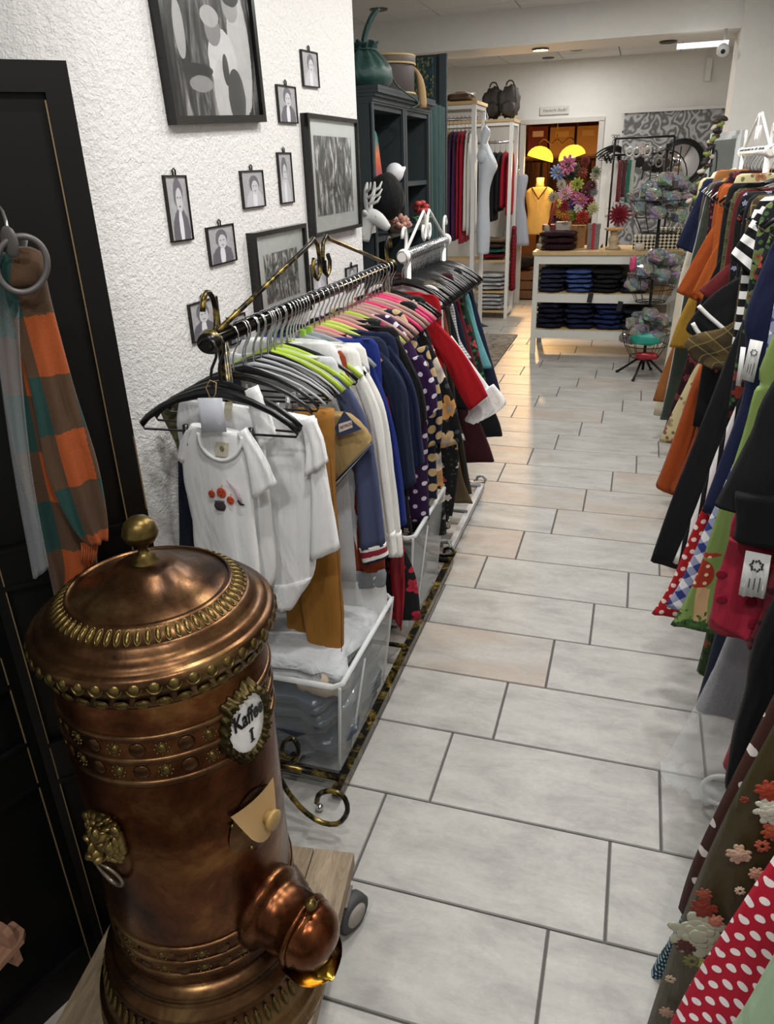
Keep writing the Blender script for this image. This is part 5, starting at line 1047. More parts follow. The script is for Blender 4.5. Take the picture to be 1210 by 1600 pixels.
# curtain and dark panel with picture
b = MB()
for k in range(1): b.grid(lambda u, v: (CX-.02-.02*u+.022*math.sin(u*9*PI)+.01*math.sin(u*23+v*2), 5.08+u*.52, .02+v*1.98), 80, 10)
b.grid(lambda u, v: (CX-.028-.02*u+.022*math.sin(u*9*PI)+.01*math.sin(u*23+v*2), 5.08+u*.52, .02+v*1.98), 80, 10)
b.build('curtain', fabric('093332', .6, .12, .15), org=(CX, 5.3, .02), label='teal velvet curtain beside the dark shelves', cat='curtain')
pn = thing('partition_panel', 'tall dark grey partition panel above the teal curtain', 'partition', (-1.695, 5.66, 0)); MB().box((0, 0, 1.16), (.72, .04, 2.32)).build('panel', CAB, pn, smooth=False)
for s in (-1, 1): MB().box((s*.34, -.025, 1.16), (.05, .02, 2.32)).build('stile', CAB, pn, smooth=False)
pc_ = thing('leaf_picture', 'picture of golden leaves on blue-green ground on the dark partition', 'picture', (-1.53, 5.6, 2.06)); MB().grid(lambda u, v: (-.12+.24*u, -.006, .24*v), 1, 1).build('print', floral('16323a', ('8a7a3a', '6a6a3a', '2a4a52'), '3a5a52', 12, .45), pc_, smooth=False); MB().box((0, .004, .12), (.26, .016, .26)).build('backing', plain('20282c', .5), pc_, smooth=False)

# ================================================================== WHITE STEEL RACKS at the far left
OAK = wood('b99a6a', 'd0b384', .5)
def steel_rack(x0, x1, y0, y1, h, label, zr):
    t = thing('steel_rack', label, 'shelf rack', ((x0+x1)/2, (y0+y1)/2, 0)); W, D = x1-x0, y1-y0
    for sx in (-1, 1):
        for sy in (-1, 1): MB().box((sx*(W/2-.02), sy*(D/2-.02), h/2), (.036, .036, h)).build('post', WHITEM, t, smooth=False)
    for sx in (-1, 1):
        for z in (h-.02, .62, .06): MB().box((sx*(W/2-.02), 0, z), (.03, D-.06, .03)).build('side_bar', WHITEM, t, smooth=False)
    MB().box((0, 0, h+.012), (W+.02, D+.02, .026)).build('top_board', OAK, t, smooth=False)
    for z in (.64, .3, .08): MB().box((0, 0, z), (W-.07, D, .022)).build('shelf_board', OAK, t, smooth=False)
    for sy in (-1, 1): MB().box((0, sy*(D/2-.02), h-.02), (W-.06, .03, .03)).build('cross_bar', WHITEM, t, smooth=False)
    MB().tube([(-W/2+.02, 0, zr), (W/2-.02, 0, zr)], .012, 12).build('hanging_rail', CHROME, t)
    return t
steel_rack(-2.3, -1.44, 7.2, 7.68, 2.12, 'white steel clothes rack with oak top, holding yellow and white tops', 2.02)
steel_rack(-2.3, -1.375, 8.88, 9.3, 2.05, 'white steel clothes rack with oak shelves beside the doorway', 1.86)
def side_garment(name, label, x, y, zs, zh, mt, D=.4, cat='top', group=None, th=.02):
    L = [Vector((x, y-.05, zs+.02)), Vector((x, y-D*.38, zs-.03)), Vector((x, y-D*.5, zs-.25)), Vector((x, y-D*.5, zh))]; Rr = [Vector((p.x, 2*y-p.y, p.z)) for p in L]
    o = MB().loft(L, Rr, (1, 0, 0), th, th*1.3, .008, 2.2, rnd.uniform(0, 6), 16, 22); return o.build(name, mt, None, Vector((x, y, zh)), label=label, cat=cat, group=group)
c1 = [('d0a020', 'yellow', 2, .66), ('4a2050', 'purple', 2, .7), ('a81030', 'crimson', 2, .72), ('d8d6ce', 'cream white', 2, .66)]
x = -1.765
for c, nm, n, ln in c1:
    for i in range(n):
        side_garment('blouse', nm+' long top hanging in the oak-topped white rack', x, 7.42, 1.9, 1.9-ln*1.22-.04*(i % 2), fabric(c, .8, .1, .1), .42, 'blouse', nm+' tops in the white rack', .013); hanger('black', x, 7.42, 2.02, 'in the oak-topped white rack', PI/2); x += .037
for i, (c, nm) in enumerate([('2a3a3c', 'dark green'), ('b0a48c', 'beige'), ('8a8070', 'taupe'), ('16161a', 'black'), ('15151a', 'black lace'), ('980f24', 'bright red'), ('a01226', 'red')]):
    side_garment('dress', nm+' short dress on the white rack beside the doorway', -1.78+.06*i, 9.08, 1.74, 1.12+.04*(i % 3)-(.06 if i == 3 else 0), fabric(c), .4, 'dress'); hanger('black', -1.78+.06*i, 9.08, 1.86, 'on the rack beside the doorway', PI/2)
side_garment('trousers', 'red and black tartan trousers at the side of the far white rack', -1.355, 9.08, .98, .3, plaid('8a1220', '14090c', '2a0a10', .04), .2, 'trousers')
for i, (z, c, nm) in enumerate([(.665, '6a1224', 'dark red'), (.72, '2a5a54', 'teal'), (.775, '3a3024', 'dark brown'), (.83, '6a5a44', 'brown')]):
    pouch('folded_cloth', (-1.58, 9.05, z), (.3, .34, .055), fabric(c), nm+' folded cloth on the shelf of the far white rack', 'cloth', None, i+40)
for j in range(2):
    for i in range(4): pouch('folded_towel', (-1.58, 9.05, (.32 if j == 0 else .1)+.045*i), (.32, .34, .045), fabric('b9bcbf'), 'pale grey folded towel stacked low in the far white rack', 'towel', 'pale folded towels', i+50+j*7)
BAGM = plain('2c2826', .6)
def backpack(c, label, mt, s=1.):
    t = thing('backpack', label, 'bag', c)
    for nm_, c_, d_, sd_ in (('body', (0, 0, 0), (.2*s, .17*s, .32*s), 5), ('front_pocket', (0, -.085*s, .02), (.15*s, .07*s, .15*s), 8)):
        o_ = pouch(nm_, c_, d_, mt, None, None, None, sd_); o_.parent = t
    MB().tube([(.04*s*math.cos(a), 0, .31*s+.045*s*math.sin(a)) for a in [PI*i/8 for i in range(9)]], .008, 6).build('handle', BAGM, t); return t
backpack((-1.63, 9.08, 2.08), 'dark grey rucksack on top of the far white rack, left one', BAGM); backpack((-1.45, 9.06, 2.08), 'grey-brown rucksack on top of the far white rack beside the doorway', plain('3d3834', .6), 1.02)
pouch('handbag', (-1.62, 7.44, 2.146), (.24, .2, .09), plain('3a2a20', .5), 'flat brown bag on top of the oak-topped rack', 'bag', None, 3); pouch('handbag', (-1.87, 7.44, 2.146), (.24, .2, .1), plain('2a201c', .5), 'flat black bag on top of the oak-topped rack', 'bag', None, 4)
for i in range(5): side_garment('blouse', 'white and dark tops on the low shelf row of the oak-topped rack', -1.92+.09*i, 7.42, .58, .1, fabric('d8d6d0' if i % 2 else '3a1420'), .34, 'blouse', 'low row in the oak-topped rack')
# white torso form hung on the rack end
tr = thing('torso_form', 'white headless female torso form hanging on the end of the white rack', 'mannequin', (-1.35, 7.28, .9)); b = MB()
TL_ = [(752, 224), (748, 240), (749, 262), (748, 300), (746, 335), (745, 365), (746, 396)]; TR_ = [(762, 223), (769, 238), (777, 259), (770, 278), (765, 300), (765, 335), (766, 365), (764, 396)]
org_ = Vector((-1.35, 7.28, .9)); FORM = plain('ccd3dc', .4)
b = MB(); b.loft([AY(u, v, 7.28)-org_ for u, v in TL_], [AY(u, v, 7.28)-org_ for u, v in TR_], (0, 1, 0), .09, .09, 0, 1, 0, 40, 28, True, .9); b.build('bust', FORM, tr)
b = MB(); b.loft([AY(u, v, 7.24)-org_ for u, v in ((758, 196), (752, 208), (751, 224))], [AY(u, v, 7.24)-org_ for u, v in ((760, 196), (767, 207), (760, 226))], (0, 1, 0), .03, .05, 0, 1, 0, 10, 18, True, .9); b.build('neck', FORM, tr)
MB().tube([Vector((.0, .0, 0))+AY(u, v, 7.24)-org_ for u, v in ((759, 200), (759, 190), (763, 184), (761, 176), (757, 174), (755, 180))], .005, 6).build('hook', CHROME, tr)
for s in (-1, 1): MB().ball(AY(753, 244, 7.28+s*.085)-org_, (.045, .03, .055), 14, 10).build('shoulder', FORM, tr)
# rug
t = NT('worn_rug'); t.base(t.ramp(t.noise(t.coord(), 16, 5, .7), [(.35, '4f4a44'), (.5, '7d766c'), (.65, '8f887e')])); t.set(Roughness=.95)
MB().box((0, 0, .006), (.62, 1.5, .012)).build_at('rug', t.m, (-1.42, 7.2, .001), None, label='worn grey patterned rug in front of the white racks', cat='rug')

# ================================================================== COUNTER with folded jeans
CW = plain('d9d9d2', .45); ct = thing('display_counter', 'white counter table with oak top and two shelves of folded jeans', 'table', (-.255, 7.42, 0), .0)
CWD, CDP = 1.24, .56
MB().box((0, 0, .905), (CWD+.03, CDP+.02, .03)).build('top_board', OAK, ct, smooth=False)
for sx in (-1, 1):
    for sy in (-1, 1): MB().box((sx*(CWD/2-.02), sy*(CDP/2-.025), .445), (.045, .045, .89)).build('leg', CW, ct, smooth=False)
    MB().box((sx*(CWD/2-.02), 0, .85), (.03, CDP-.1, .08)).build('side_apron', CW, ct, smooth=False)
for sy in (-1, 1): MB().box((0, sy*(CDP/2-.02), .85), (CWD-.08, .025, .075)).build('apron', CW, ct, smooth=False)
MB().box((0, CDP/2-.04, .56), (CWD-.09, .012, .64)).build('back_panel', plain('8d8c86', .6), ct, smooth=False)
for z in (.55, .225):
    MB().box((0, .0, z), (CWD-.06, CDP-.07, .02)).build('shelf_board', OAK, ct, smooth=False); MB().box((0, -CDP/2+.018, z-.035), (CWD-.08, .024, .075)).build('shelf_apron', CW, ct, smooth=False)
def stack(x, y, z, n, w, d, th, mt, label, cat, group, seed):
    for i in range(n): pouch('folded_jeans' if 'jeans' in label or 'trousers' in label else 'folded_sweater', (x+rnd.uniform(-.008, .008), y, z+i*th*.98), (w*rnd.uniform(.94, 1.03), d, th), mt, label, cat, group, seed+i, rnd.uniform(-.05, .05))
BY0 = 7.36
for x, n, c, l in ((-.72, 5, '20263a', 'dark blue folded jeans on the upper counter shelf, at the table end'), (-.475, 5, '3a4c7c', 'mid blue folded jeans on the upper counter shelf'), (-.235, 5, '16161a', 'black folded jeans on the upper counter shelf'), (.0, 3, '1c2030', 'charcoal folded trousers on the upper counter shelf')): stack(x, BY0, .562, n, .245, .4, .04, denim(c), l, 'jeans', l, int(x*100)+200)
for x, n, c, l in ((-.72, 5, '0e1222', 'navy folded trousers on the lower counter shelf, at the table end'), (-.455, 5, '121a34', 'navy folded trousers in the second pile of the lower shelf'), (-.19, 5, '16224a', 'deep blue folded trousers in the third pile of the lower shelf'), (.07, 4, '181e2c', 'dark folded trousers in the last pile of the lower shelf')): stack(x, BY0, .237, n, .26, .4, .046, denim(c), l, 'jeans', l, int(x*100)+300)
for x, z, l in ((-.36, .53, 'black hang tag dangling over the upper shelf edge'), (-.1, .46, 'black hang tag dangling above the blue pile')): MB().box((0, 0, 0), (.045, .004, .085), Matrix.Rotation(.15, 3, 'Y')).build_at('hang_tag', plain('1a1a1a', .5), (x, 7.11, z), None, label=l, cat='tag')
CT = .922
stack(-.68, 7.32, CT, 3, .3, .26, .055, plaid('2a0f18', '1d0a12', '3f1a26', .03), 'burgundy folded sweater in the pile on the counter', 'sweater', 'burgundy sweaters on the counter', 500)
DT = lambda a, b, s, r: dots(a, b, s, r)
def gift(c, d, mt, label, lid_c=None):
    t = thing('gift_box', label, 'box', c); b = MB()
    b.grid(lambda u, v: (-d[0]/2+d[0]*u, -d[1]/2, d[2]*.82*v), 1, 1, lambda u, v: (d[0]*u, d[2]*v)); b.grid(lambda u, v: (d[0]/2, -d[1]/2+d[1]*u, d[2]*.82*v), 1, 1, lambda u, v: (d[1]*u, d[2]*v)); b.grid(lambda u, v: (d[0]/2-d[0]*u, d[1]/2, d[2]*.82*v), 1, 1, lambda u, v: (d[0]*u, d[2]*v)); b.grid(lambda u, v: (-d[0]/2, d[1]/2-d[1]*u, d[2]*.82*v), 1, 1, lambda u, v: (d[1]*u, d[2]*v)); b.build('carton', mt, t, smooth=False)
    b = MB(); z0, z1 = d[2]*.8, d[2]; e = .004
    b.grid(lambda u, v: (-d[0]/2-e+(d[0]+2*e)*u, -d[1]/2-e, z0+(z1-z0)*v), 1, 1, lambda u, v: (d[0]*u, d[2]*v)); b.grid(lambda u, v: (d[0]/2+e, -d[1]/2-e+(d[1]+2*e)*u, z0+(z1-z0)*v), 1, 1, lambda u, v: (d[1]*u, d[2]*v)); b.grid(lambda u, v: (-d[0]/2-e, d[1]/2+e-(d[1]+2*e)*u, z0+(z1-z0)*v), 1, 1, lambda u, v: (d[1]*u, d[2]*v)); b.grid(lambda u, v: (-d[0]/2-e+(d[0]+2*e)*u, -d[1]/2-e+(d[1]+2*e)*v, z1), 1, 1, lambda u, v: (d[0]*u, d[1]*v)); b.build('lid', lid_c or mt, t, smooth=False); return t
CHK = gingham('101010', '101010', 'e8e2cc', .022)
def check():
    t = NT('harlequin_paper'); s = t.n('SeparateXYZ'); mp = t.n('Mapping'); mp.inputs['Rotation'].default_value = (0, 0, .785); t.l(t.coord('UV'), mp.inputs[0]); ck = t.n('TexChecker'); ck.inputs['Scale'].default_value = 42; ck.inputs[1].default_value = lin('0e0e0e'); ck.inputs[2].default_value = lin('e6e0ca'); t.l(mp.outputs[0], ck.inputs[0]); t.l(ck.outputs[0], t.b.inputs['Base Color']); t.set(Roughness=.5); return t.m
HQ = check()
gift((-.385, 7.36, CT), (.1, .1, .21), dots('141214', 'cfc9c4', .016, .0036), 'tall black box with white dots and a red ribbon on the counter')
MB().box((0, 0, .11), (.028, .004, .22)).build_at('ribbon', plain('a3182a', .5), (-.385, 7.303, CT), None, label='red ribbon with bow knots on the dotted gift box', cat='ribbon')
gift((.06, 7.33, CT), (.2, .14, .11), HQ, 'flat black and cream harlequin paper box on the counter'); gift((.26, 7.38, CT), (.18, .14, .17), HQ, 'tall black and cream harlequin paper box beside the flat one')
gift((-.8, 7.5, CT), (.1, .1, .2), plain('8a2a36', .6), 'dusky red carton behind the burgundy sweaters'); gift((-.67, 7.52, CT), (.12, .1, .22), plain('b9b4aa', .6), 'pale grey carton below the silk flowers'); gift((-.53, 7.5, CT), (.12, .1, .19), dots('c9a05a', '5a2a2a', .02, .006), 'yellow patterned carton below the silk flowers')
cj = thing('candle_jar', 'small cream candle in a glass jar on the counter', 'candle', (.02, 7.2, CT)); MB().lathe([(.001, 0), (.035, 0), (.036, .05), (.001, .05)], 20).build('wax', plain('d6ccb0', .6), cj); MB().lathe([(.036, .0), (.038, 0), (.038, .056), (.036, .056)], 20).build('glass', plastic_clear('f0f0f0', .2, .05), cj)
cs = thing('candle_stand', 'turned wooden candle stand with a round plate on the counter', 'candle holder', (-.21, 7.34, CT)); TW_ = wood('a08a6c', 'c8b694', .6)
MB().lathe([(.001, 0), (.065, 0), (.066, .012), (.05, .022), (.03, .035), (.042, .06), (.045, .085), (.034, .105), (.026, .12), (.036, .135), (.03, .15), (.001, .152)], 28).build('turned_stem', TW_, cs); MB().lathe([(.001, .15), (.05, .152), (.082, .162), (.086, .175), (.08, .176), (.001, .168)], 28).build('plate', wood('b98a5a', 'cfa574', .5), cs)
# red flower fascinator, and a silk flower display
def flower(c, r, mt, cmt, nrm, parent=None, label=None, layers=2, n=9, name='silk_flower', group=None):
    z = Vector(nrm).normalized(); M = z.to_track_quat('Z', 'Y').to_matrix().to_4x4(); M.translation = Vector(c)
    t = thing(name, label, 'flower', group=group); t.matrix_world = M
    b = MB()
    for l in range(layers):
        for k in range(n):
            a = 2*PI*(k+.5*l)/n; rr = r*(1-.32*l); b.ball((rr*.55*math.cos(a), rr*.55*math.sin(a), .25*r*l), (rr*.48, rr*.22*(9/n), rr*.07), 8, 4, Matrix.Rotation(a, 3, 'Z') @ Matrix.Rotation(-.35-.3*l, 3, 'Y'))
    b.build('petals', mt, t); MB().ball((0, 0, .22*r), (.24*r, .24*r, .2*r), 10, 6).build('heart', cmt, t); return t
flower(AY(968, 336, 7.38), .1, plain('7d0f24', .6), dots('c9b0a8', '5a0f1c', .01, .003), (0, -1, .1), label='big round dark red rosette fascinator above the candle stand', layers=3, n=16, name='rosette')
hd = thing('flower_stand', 'slim wooden flower stand carrying silk hair flowers on the counter', 'display stand', (-.62, 7.55, CT)); MB().lathe([(.001, 0), (.07, 0), (.07, .015), (.02, .03), (.02, .6), (.001, .62)], 16).build('post', wood('a06a34', 'c48a4a', .5), hd)
for i, (u, v) in enumerate([(885, 300), (905, 290), (870, 330), (920, 320), (895, 345), (930, 300)]):
    p = AY(u, v, 7.5)-hd.location; MB().tube([(0, 0, .25), (p*.6+Vector((0, 0, .1))), p], .004, 5).build('branch', plain('3a4a26', .7), hd)
fls = [(888, 258, .1, 'c0708e', 'pink dahlia'), (872, 270, .085, '7d8fb4', 'pale blue starry'), (893, 275, .06, '24381f', 'dark green leafy'), (884, 302, .085, 'd0a0b0', 'pale pink rose'), (903, 288, .07, 'a6ad4a', 'lime green'), (911, 270, .055, '8a3a2e', 'rust red small'), (915, 252, .05, '7a2c26', 'dark rust'), (925, 290, .06, '5a2838', 'plum'), (930, 275, .055, 'b9b09a', 'spotted cream'), (908, 312, .09, 'b8688c', 'wide pink'), (922, 316, .06, '8a1c34', 'crimson'), (895, 320, .055, '2a3a8a', 'royal blue'), (882, 322, .06, '8a1a26', 'deep red'), (876, 331, .07, 'c98a2e', 'orange yellow'), (868, 339, .06, '4a2440', 'dark purple'), (894, 337, .065, '7d8f3a', 'green hydrangea'), (910, 339, .075, 'a8301c', 'bright orange-red'), (927, 325, .065, 'b8b88a', 'cream green'), (865, 308, .06, 'b0a68e', 'small beige'), (928, 300, .05, '7a8a8a', 'grey blue'), (932, 268, .05, '6a7a5a', 'leaf green'), (900, 262, .05, '3d5230', 'moss green'), (878, 288, .055, 'c8c0b0', 'ivory'), (896, 305, .05, 'd07a9a', 'rose pink'), (872, 318, .05, 'c9b24a', 'golden'), (916, 300, .055, '4a1f30', 'dark wine'), (919, 335, .05, 'c9c29a', 'pale yellow'), (886, 312, .05, '2f4a2a', 'fern green'), (904, 326, .05, 'd8d0c8', 'white'), (884, 340, .05, 'b05a2a', 'copper orange')]
for i, (u, v, r, c, nm) in enumerate(fls): flower(AY(u, v, 7.4+.03*(i % 4)), r*.9, plain(c, .6), plain('c9a040' if i % 2 else '3a2a1a', .6), (rnd.uniform(-.3, .3), -1, rnd.uniform(-.1, .5)), label=nm+' silk flower in the hair flower display', layers=3, n=9+(i % 4)*3)
tp = thing('tassel_doll', 'cream fringed tassel ornament beside the burgundy sweaters', 'ornament', (-.83, 7.3, CT)); 
for i in range(4): MB().lathe([(.02, .0), (.055-.008*i, .01), (.05-.009*i, .05), (.02, .06)], 14, Matrix.Translation((.012*i, 0, .05*i))).build('fringe_tier', fabric('a39a82'), tp)
MB().tube([(.05, 0, .2), (.08, .02, .32), (.1, .03, .42)], [.012, .02, .01], 8).build('cords', stripes('b9a890', '8a3a2a', .01, 0), tp)
# jewellery frame
jf = thing('jewellery_frame', 'black square metal frame stand with ribbons and hair clips', 'display stand', (-.03, 7.55, CT)); BK = plain('141414', .5, .3)
TLp, TRp = AY(962, 216, 7.55), AY(1055, 213, 7.55); fz = (TLp.z+TRp.z)/2-CT; fx0, fx1 = TLp.x+.03, TRp.x+.03
for P in ([(fx0, 0, 0), (fx0, 0, fz)], [(fx1, 0, 0), (fx1, 0, fz)], [(fx0, 0, fz), (fx1, 0, fz)], [(fx0, 0, fz-.13), (fx1, 0, fz-.13)], [(fx0, 0, .3), (fx1, 0, .3)], [(fx0-.04, -.08, .006), (fx0-.04, .1, .006)], [(fx1, -.08, .006), (fx1, .1, .006)]): MB().tube(P, .009, 8).build('bar', BK, jf)
for u, c, l, nm in ((971, '6a1420', .34, 'dark red'), (985, '0f6a58', .34, 'green'), (978, '4a1018', .3, 'wine'), (991, 'b9c0b4', .26, 'white and green')):
    P = AY(u, 250, 7.53); MB().loft([P+Vector((-.018, 0, 0)), P+Vector((-.02, 0, -l*.5)), P+Vector((-.018, 0, -l))], [P+Vector((.018, 0, 0)), P+Vector((.016, 0, -l*.5)), P+Vector((.018, 0, -l))], NY, .004, .004, .003, 1, 1, 10, 10).build('hair_ribbon', fabric(c, .5), None, P-Vector((0, 0, l)), label=nm+' satin hair ribbon hanging on the black frame', cat='ribbon')
for i, (u, v, c) in enumerate([(984, 237, 'd9dcd6'), (995, 238, 'cfd2cc'), (1004, 234, 'c0a6a0'), (1012, 236, 'd4d0c4'), (1022, 240, '8a8a88'), (1033, 238, '9c9a94'), (1040, 243, '8c8a86'), (1018, 252, '7a7a7c'), (1030, 254, '86847e')]):
    P = AY(u, v, 7.53); o = MB().tube([(.028*math.cos(a), 0, .034*math.sin(a)) for a in [2*PI*k/14 for k in range(14)]], .009, 6, True).build('hair_clip', plain(c, .35, .4), None, (0, 0, 0), label='small pale oval hair clip on the black frame', cat='hair clip', group='hair clips on the black frame'); o.location = P
for i, (u, v) in enumerate([(998, 262), (1010, 268), (1024, 270), (1038, 264)]):
    pouch('fabric_scrunchie', AY(u, v, 7.56), (.08, .06, .09), fabric(['2a2a2c', '3a3836', '1c1a1c', '4a3a34'][i]), 'dark scrunchie hanging in the black frame', 'scrunchie', 'scrunchies in the black frame', 700+i)
# wire basket stand with three baskets
ws = thing('wire_basket_stand', 'black wire stand with three round baskets in front of the counter', 'display stand', (.14, 6.5, 0))
MB().tube([(0, 0, .05), (0, 0, 1.74)], .012, 10).build('pole', BK, ws)
for k in range(4):
    a = k*PI/2-1.9; d = Vector((math.cos(a), math.sin(a), 0)); MB().tube([Vector((0, 0, .14)), d*.06+Vector((0, 0, .13)), d*.16+Vector((0, 0, .05)), d*.21+Vector((0, 0, .012))], .01, 8).build('foot', BK, ws); MB().ball(d*.215+Vector((0, 0, .011)), .013).build('foot_cap', BK, ws)
for zc, r, hh in ((.16, .19, .2), (.6, .19, .22), (1.12, .23, .24)):
    bk_ = bpy.data.objects.new('basket', None); COL.objects.link(bk_); bk_.parent = ws
    for f, rr in ((1, 1), (.5, .88), (.02, .6)): MB().tube([(r*rr*math.cos(a), r*rr*math.sin(a), zc+hh*f) for a in [2*PI*k/24 for k in range(24)]], .0035, 6, True).build('hoop', BK, bk_)
    for k in range(12):
        a = k*PI/6; MB().tube([(r*q*math.cos(a), r*q*math.sin(a), zc+hh*z) for q, z in ((1, 1), (.88, .5), (.6, .02), (.1, .0))], .0025, 5).build('wire', BK, bk_)
for k in range(3): MB().tube([(-.1+.1*k, .1, 1.3), (-.1+.1*k, .1, 1.72)], .005, 6).build('back_wire', BK, ws)
MB().tube([(.16*math.cos(a), -.02, 1.5+.2*math.sin(a)) for a in [PI*k/12 for k in range(13)]], .005, 6).build('top_hoop', BK, ws)
FO = foil(); k = 0
for zc, r, n in ((.2, .15, 11), (.64, .16, 15), (1.17, .19, 19)):
    for i in range(n):
        a = i*2.4; rr = r*math.sqrt((i+.4)/n)*.95; z = zc+.02+.15*(1-i/n)+.06*(i % 3); c = (.14+rr*math.cos(a), 6.5+rr*math.sin(a), z)
        pouch('cellophane_packet', c, (.16, .12, .11), FO, 'shiny cellophane packet of accessories in the '+{.2: 'lowest', .64: 'middle', 1.17: 'top'}[zc]+' wire basket', 'packet', 'packets in the wire baskets', 800+k, a, 3, .09); k += 1
pouch('teal_bow', AY(1008, 540, 6.33), (.2, .08, .1), plain('1d8a7a', .45), 'teal satin bow at the front of the lowest wire basket', 'bow', None, 91); pouch('red_packet', AY(1010, 562, 6.34), (.16, .08, .06), plain('8a1020', .4), 'red packet under the teal bow', 'packet', None, 92); pouch('pink_clip', AY(988, 425, 6.36), (.05, .05, .12), plain('b03a64', .4), 'pink hair clip sticking out of the middle wire basket', 'hair clip', None, 93)
# wallpaper panel, mirror, garland board
t = NT('leaf_wallpaper'); uv = t.coord('Object'); q = t.n('TexWave'); q.wave_type = 'RINGS'; q.inputs['Scale'].default_value = 1.6; q.inputs['Distortion'].default_value = 38; q.inputs['Detail'].default_value = 2.5; q.inputs['Detail Scale'].default_value = 2.2; t.l(uv, q.inputs['Vector']); t.base(t.ramp(q.outputs[1], [(.1, '5c5d5d'), (.5, '7d7e7e'), (.9, 'a6a7a7')])); t.set(Roughness=.7)
wp = thing('wallpaper_panel', 'grey leaf-patterned wallpaper panel on the back wall', 'panel', (.24, 9.9, .2)); MB().box((0, 0, .96), (1.04, .05, 1.92)).build('panel', t.m, wp, smooth=False); MB().box((0, -.01, 1.93), (1.08, .08, .03)).build('top_edge', plain('cfcfcb', .5), wp, smooth=False)
mr = thing('round_mirror', 'round mirror in a thin black frame on the wallpaper panel', 'mirror', (.38, 9.868, 1.59)); My = Matrix.Rotation(PI/2, 4, 'X'); MB().lathe([(.001, 0), (.235, 0), (.235, .008), (.001, .008)], 48, My).build('glass', plain('d8dade', .03, 1.), mr); MB().lathe([(.23, -.004), (.25, -.004), (.25, .018), (.23, .018), (.23, -.004)], 48, My).build('rim', BK, mr)
wb = thing('leaning_mirror', 'tall white-framed mirror leaning at the wall pier behind the right rail', 'mirror', (.53, 6.3, 0)); Mt = Matrix.Rotation(-.05, 3, 'X') @ rotz(-.9)
MB().box(Mt @ Vector((0, 0, .9)), (.3, .03, 1.8), Mt).build('frame', plain('dfe2e4', .4), wb, smooth=False); MB().box(Mt @ Vector((0, -.017, .9)), (.22, .004, 1.7), Mt).build('glass', plain('c2ccd0', .05, 1.), wb, smooth=False)
gl = thing('leaf_garland', 'garland of dark leaves and blossoms hanging beside the leaning mirror', 'garland', (.4, 6.2, 1.2))
for i in range(30):
    v = 185+4.6*i; u = 1128-.62*(v-185)*.55+rnd.uniform(-7, 5); P = AY(u, v, 6.2+rnd.uniform(-.02, .02)); MB().ball(P-gl.location, (.028, .012, .016), 8, 5, Matrix.Rotation(rnd.uniform(-1, 1), 3, 'Y')).build('leaf', plain(['2a1f1c', '3a2c24', '7d8a3a', 'c9bcae', '1c1614'][i % 5], .6), gl)
MB().tube([AY(1128-.34*(v-185), v, 6.2)-gl.location for v in range(185, 330, 12)], .004, 5).build('stem', plain('2a2018', .7), gl)
# hanger bundle, switch, sign, camera, light bar
for i in range(7):
    h = copy_tree(HP['chunky'], AY(958+1.5*i, 214+3*(i % 3), 9.86-.0*i), .5+.08*i); tag(h, 'thick black hanger in the bundle hung beside the wallpaper panel', 'hanger', 'bundle of black hangers on the back wall')
MB().lathe([(.01, 0), (.01, .1), (.015, .11), (.001, .11)], 10, Matrix.Rotation(PI/2, 4, 'X')).build_at('wall_hook', BK, (-.28, 9.99, 1.93), None, label='black wall hook behind the bundle of hangers', cat='hook')
sw = thing('light_switch', 'double white light switch on the back wall beside the counter', 'switch', (-.37, 9.985, 1.12)); MB().box((0, 0, 0), (.085, .02, .16)).build('plate', plain('d9d6cc', .4), sw, smooth=False)
for z in (-.038, .038): MB().box((0, -.013, z), (.06, .008, .06)).build('rocker', plain('e4e2da', .35), sw, smooth=False)
sg = thing('door_sign', 'small white sign with handwriting above the doorway', 'sign', (-1.073, 9.985, 2.15)); MB().box((0, 0, .04), (.33, .012, .085)).build('board', plain('d6d3cc', .6), sg, smooth=False)
text_obj('Vorsicht Stufe!', .046, lambda v: Vector((v.x, -.0075, .04+v.y)), plain('3a3836', .6), sg, shear=.35)
P = AY(1130, 78, 6.55); cm = thing('security_camera', 'small white dome security camera on a bracket at the beam end', 'camera', P); MB().lathe([(.001, -.03), (.03, -.03), (.04, -.02), (.042, .02), (.034, .035), (.001, .036)], 24, Matrix.Rotation(1.9, 4, 'X') @ Matrix.Rotation(.0, 4, 'Y')).build('housing', plain('d6d7d6', .35), cm); MB().ball((0, -.03, -.012), .016, 12, 8).build('lens', plain('1a1a1c', .1), cm); MB().tube([(0, .02, .02), (.01, .06, .06), (.01, .11, 2.457-P.z)], .011, 8).build('bracket', plain('c9cac8', .4), cm)
P = AY(1098, 70, 6.6); MB().box((0, 0, 0), (.34, .05, .03)).build_at('light_bar', emit('ffffff', 1.3), (P.x, 6.6, P.z), None, label='slim white light bar under the ceiling beam beside the camera', cat='light')
MB().box((0, 0, 0), (.06, .03, .22)).build_at('cable_duct', PAINT, (.545, 9.97, 2.5), None, label='short white cable duct under the ceiling of the back wall', cat='cable duct')

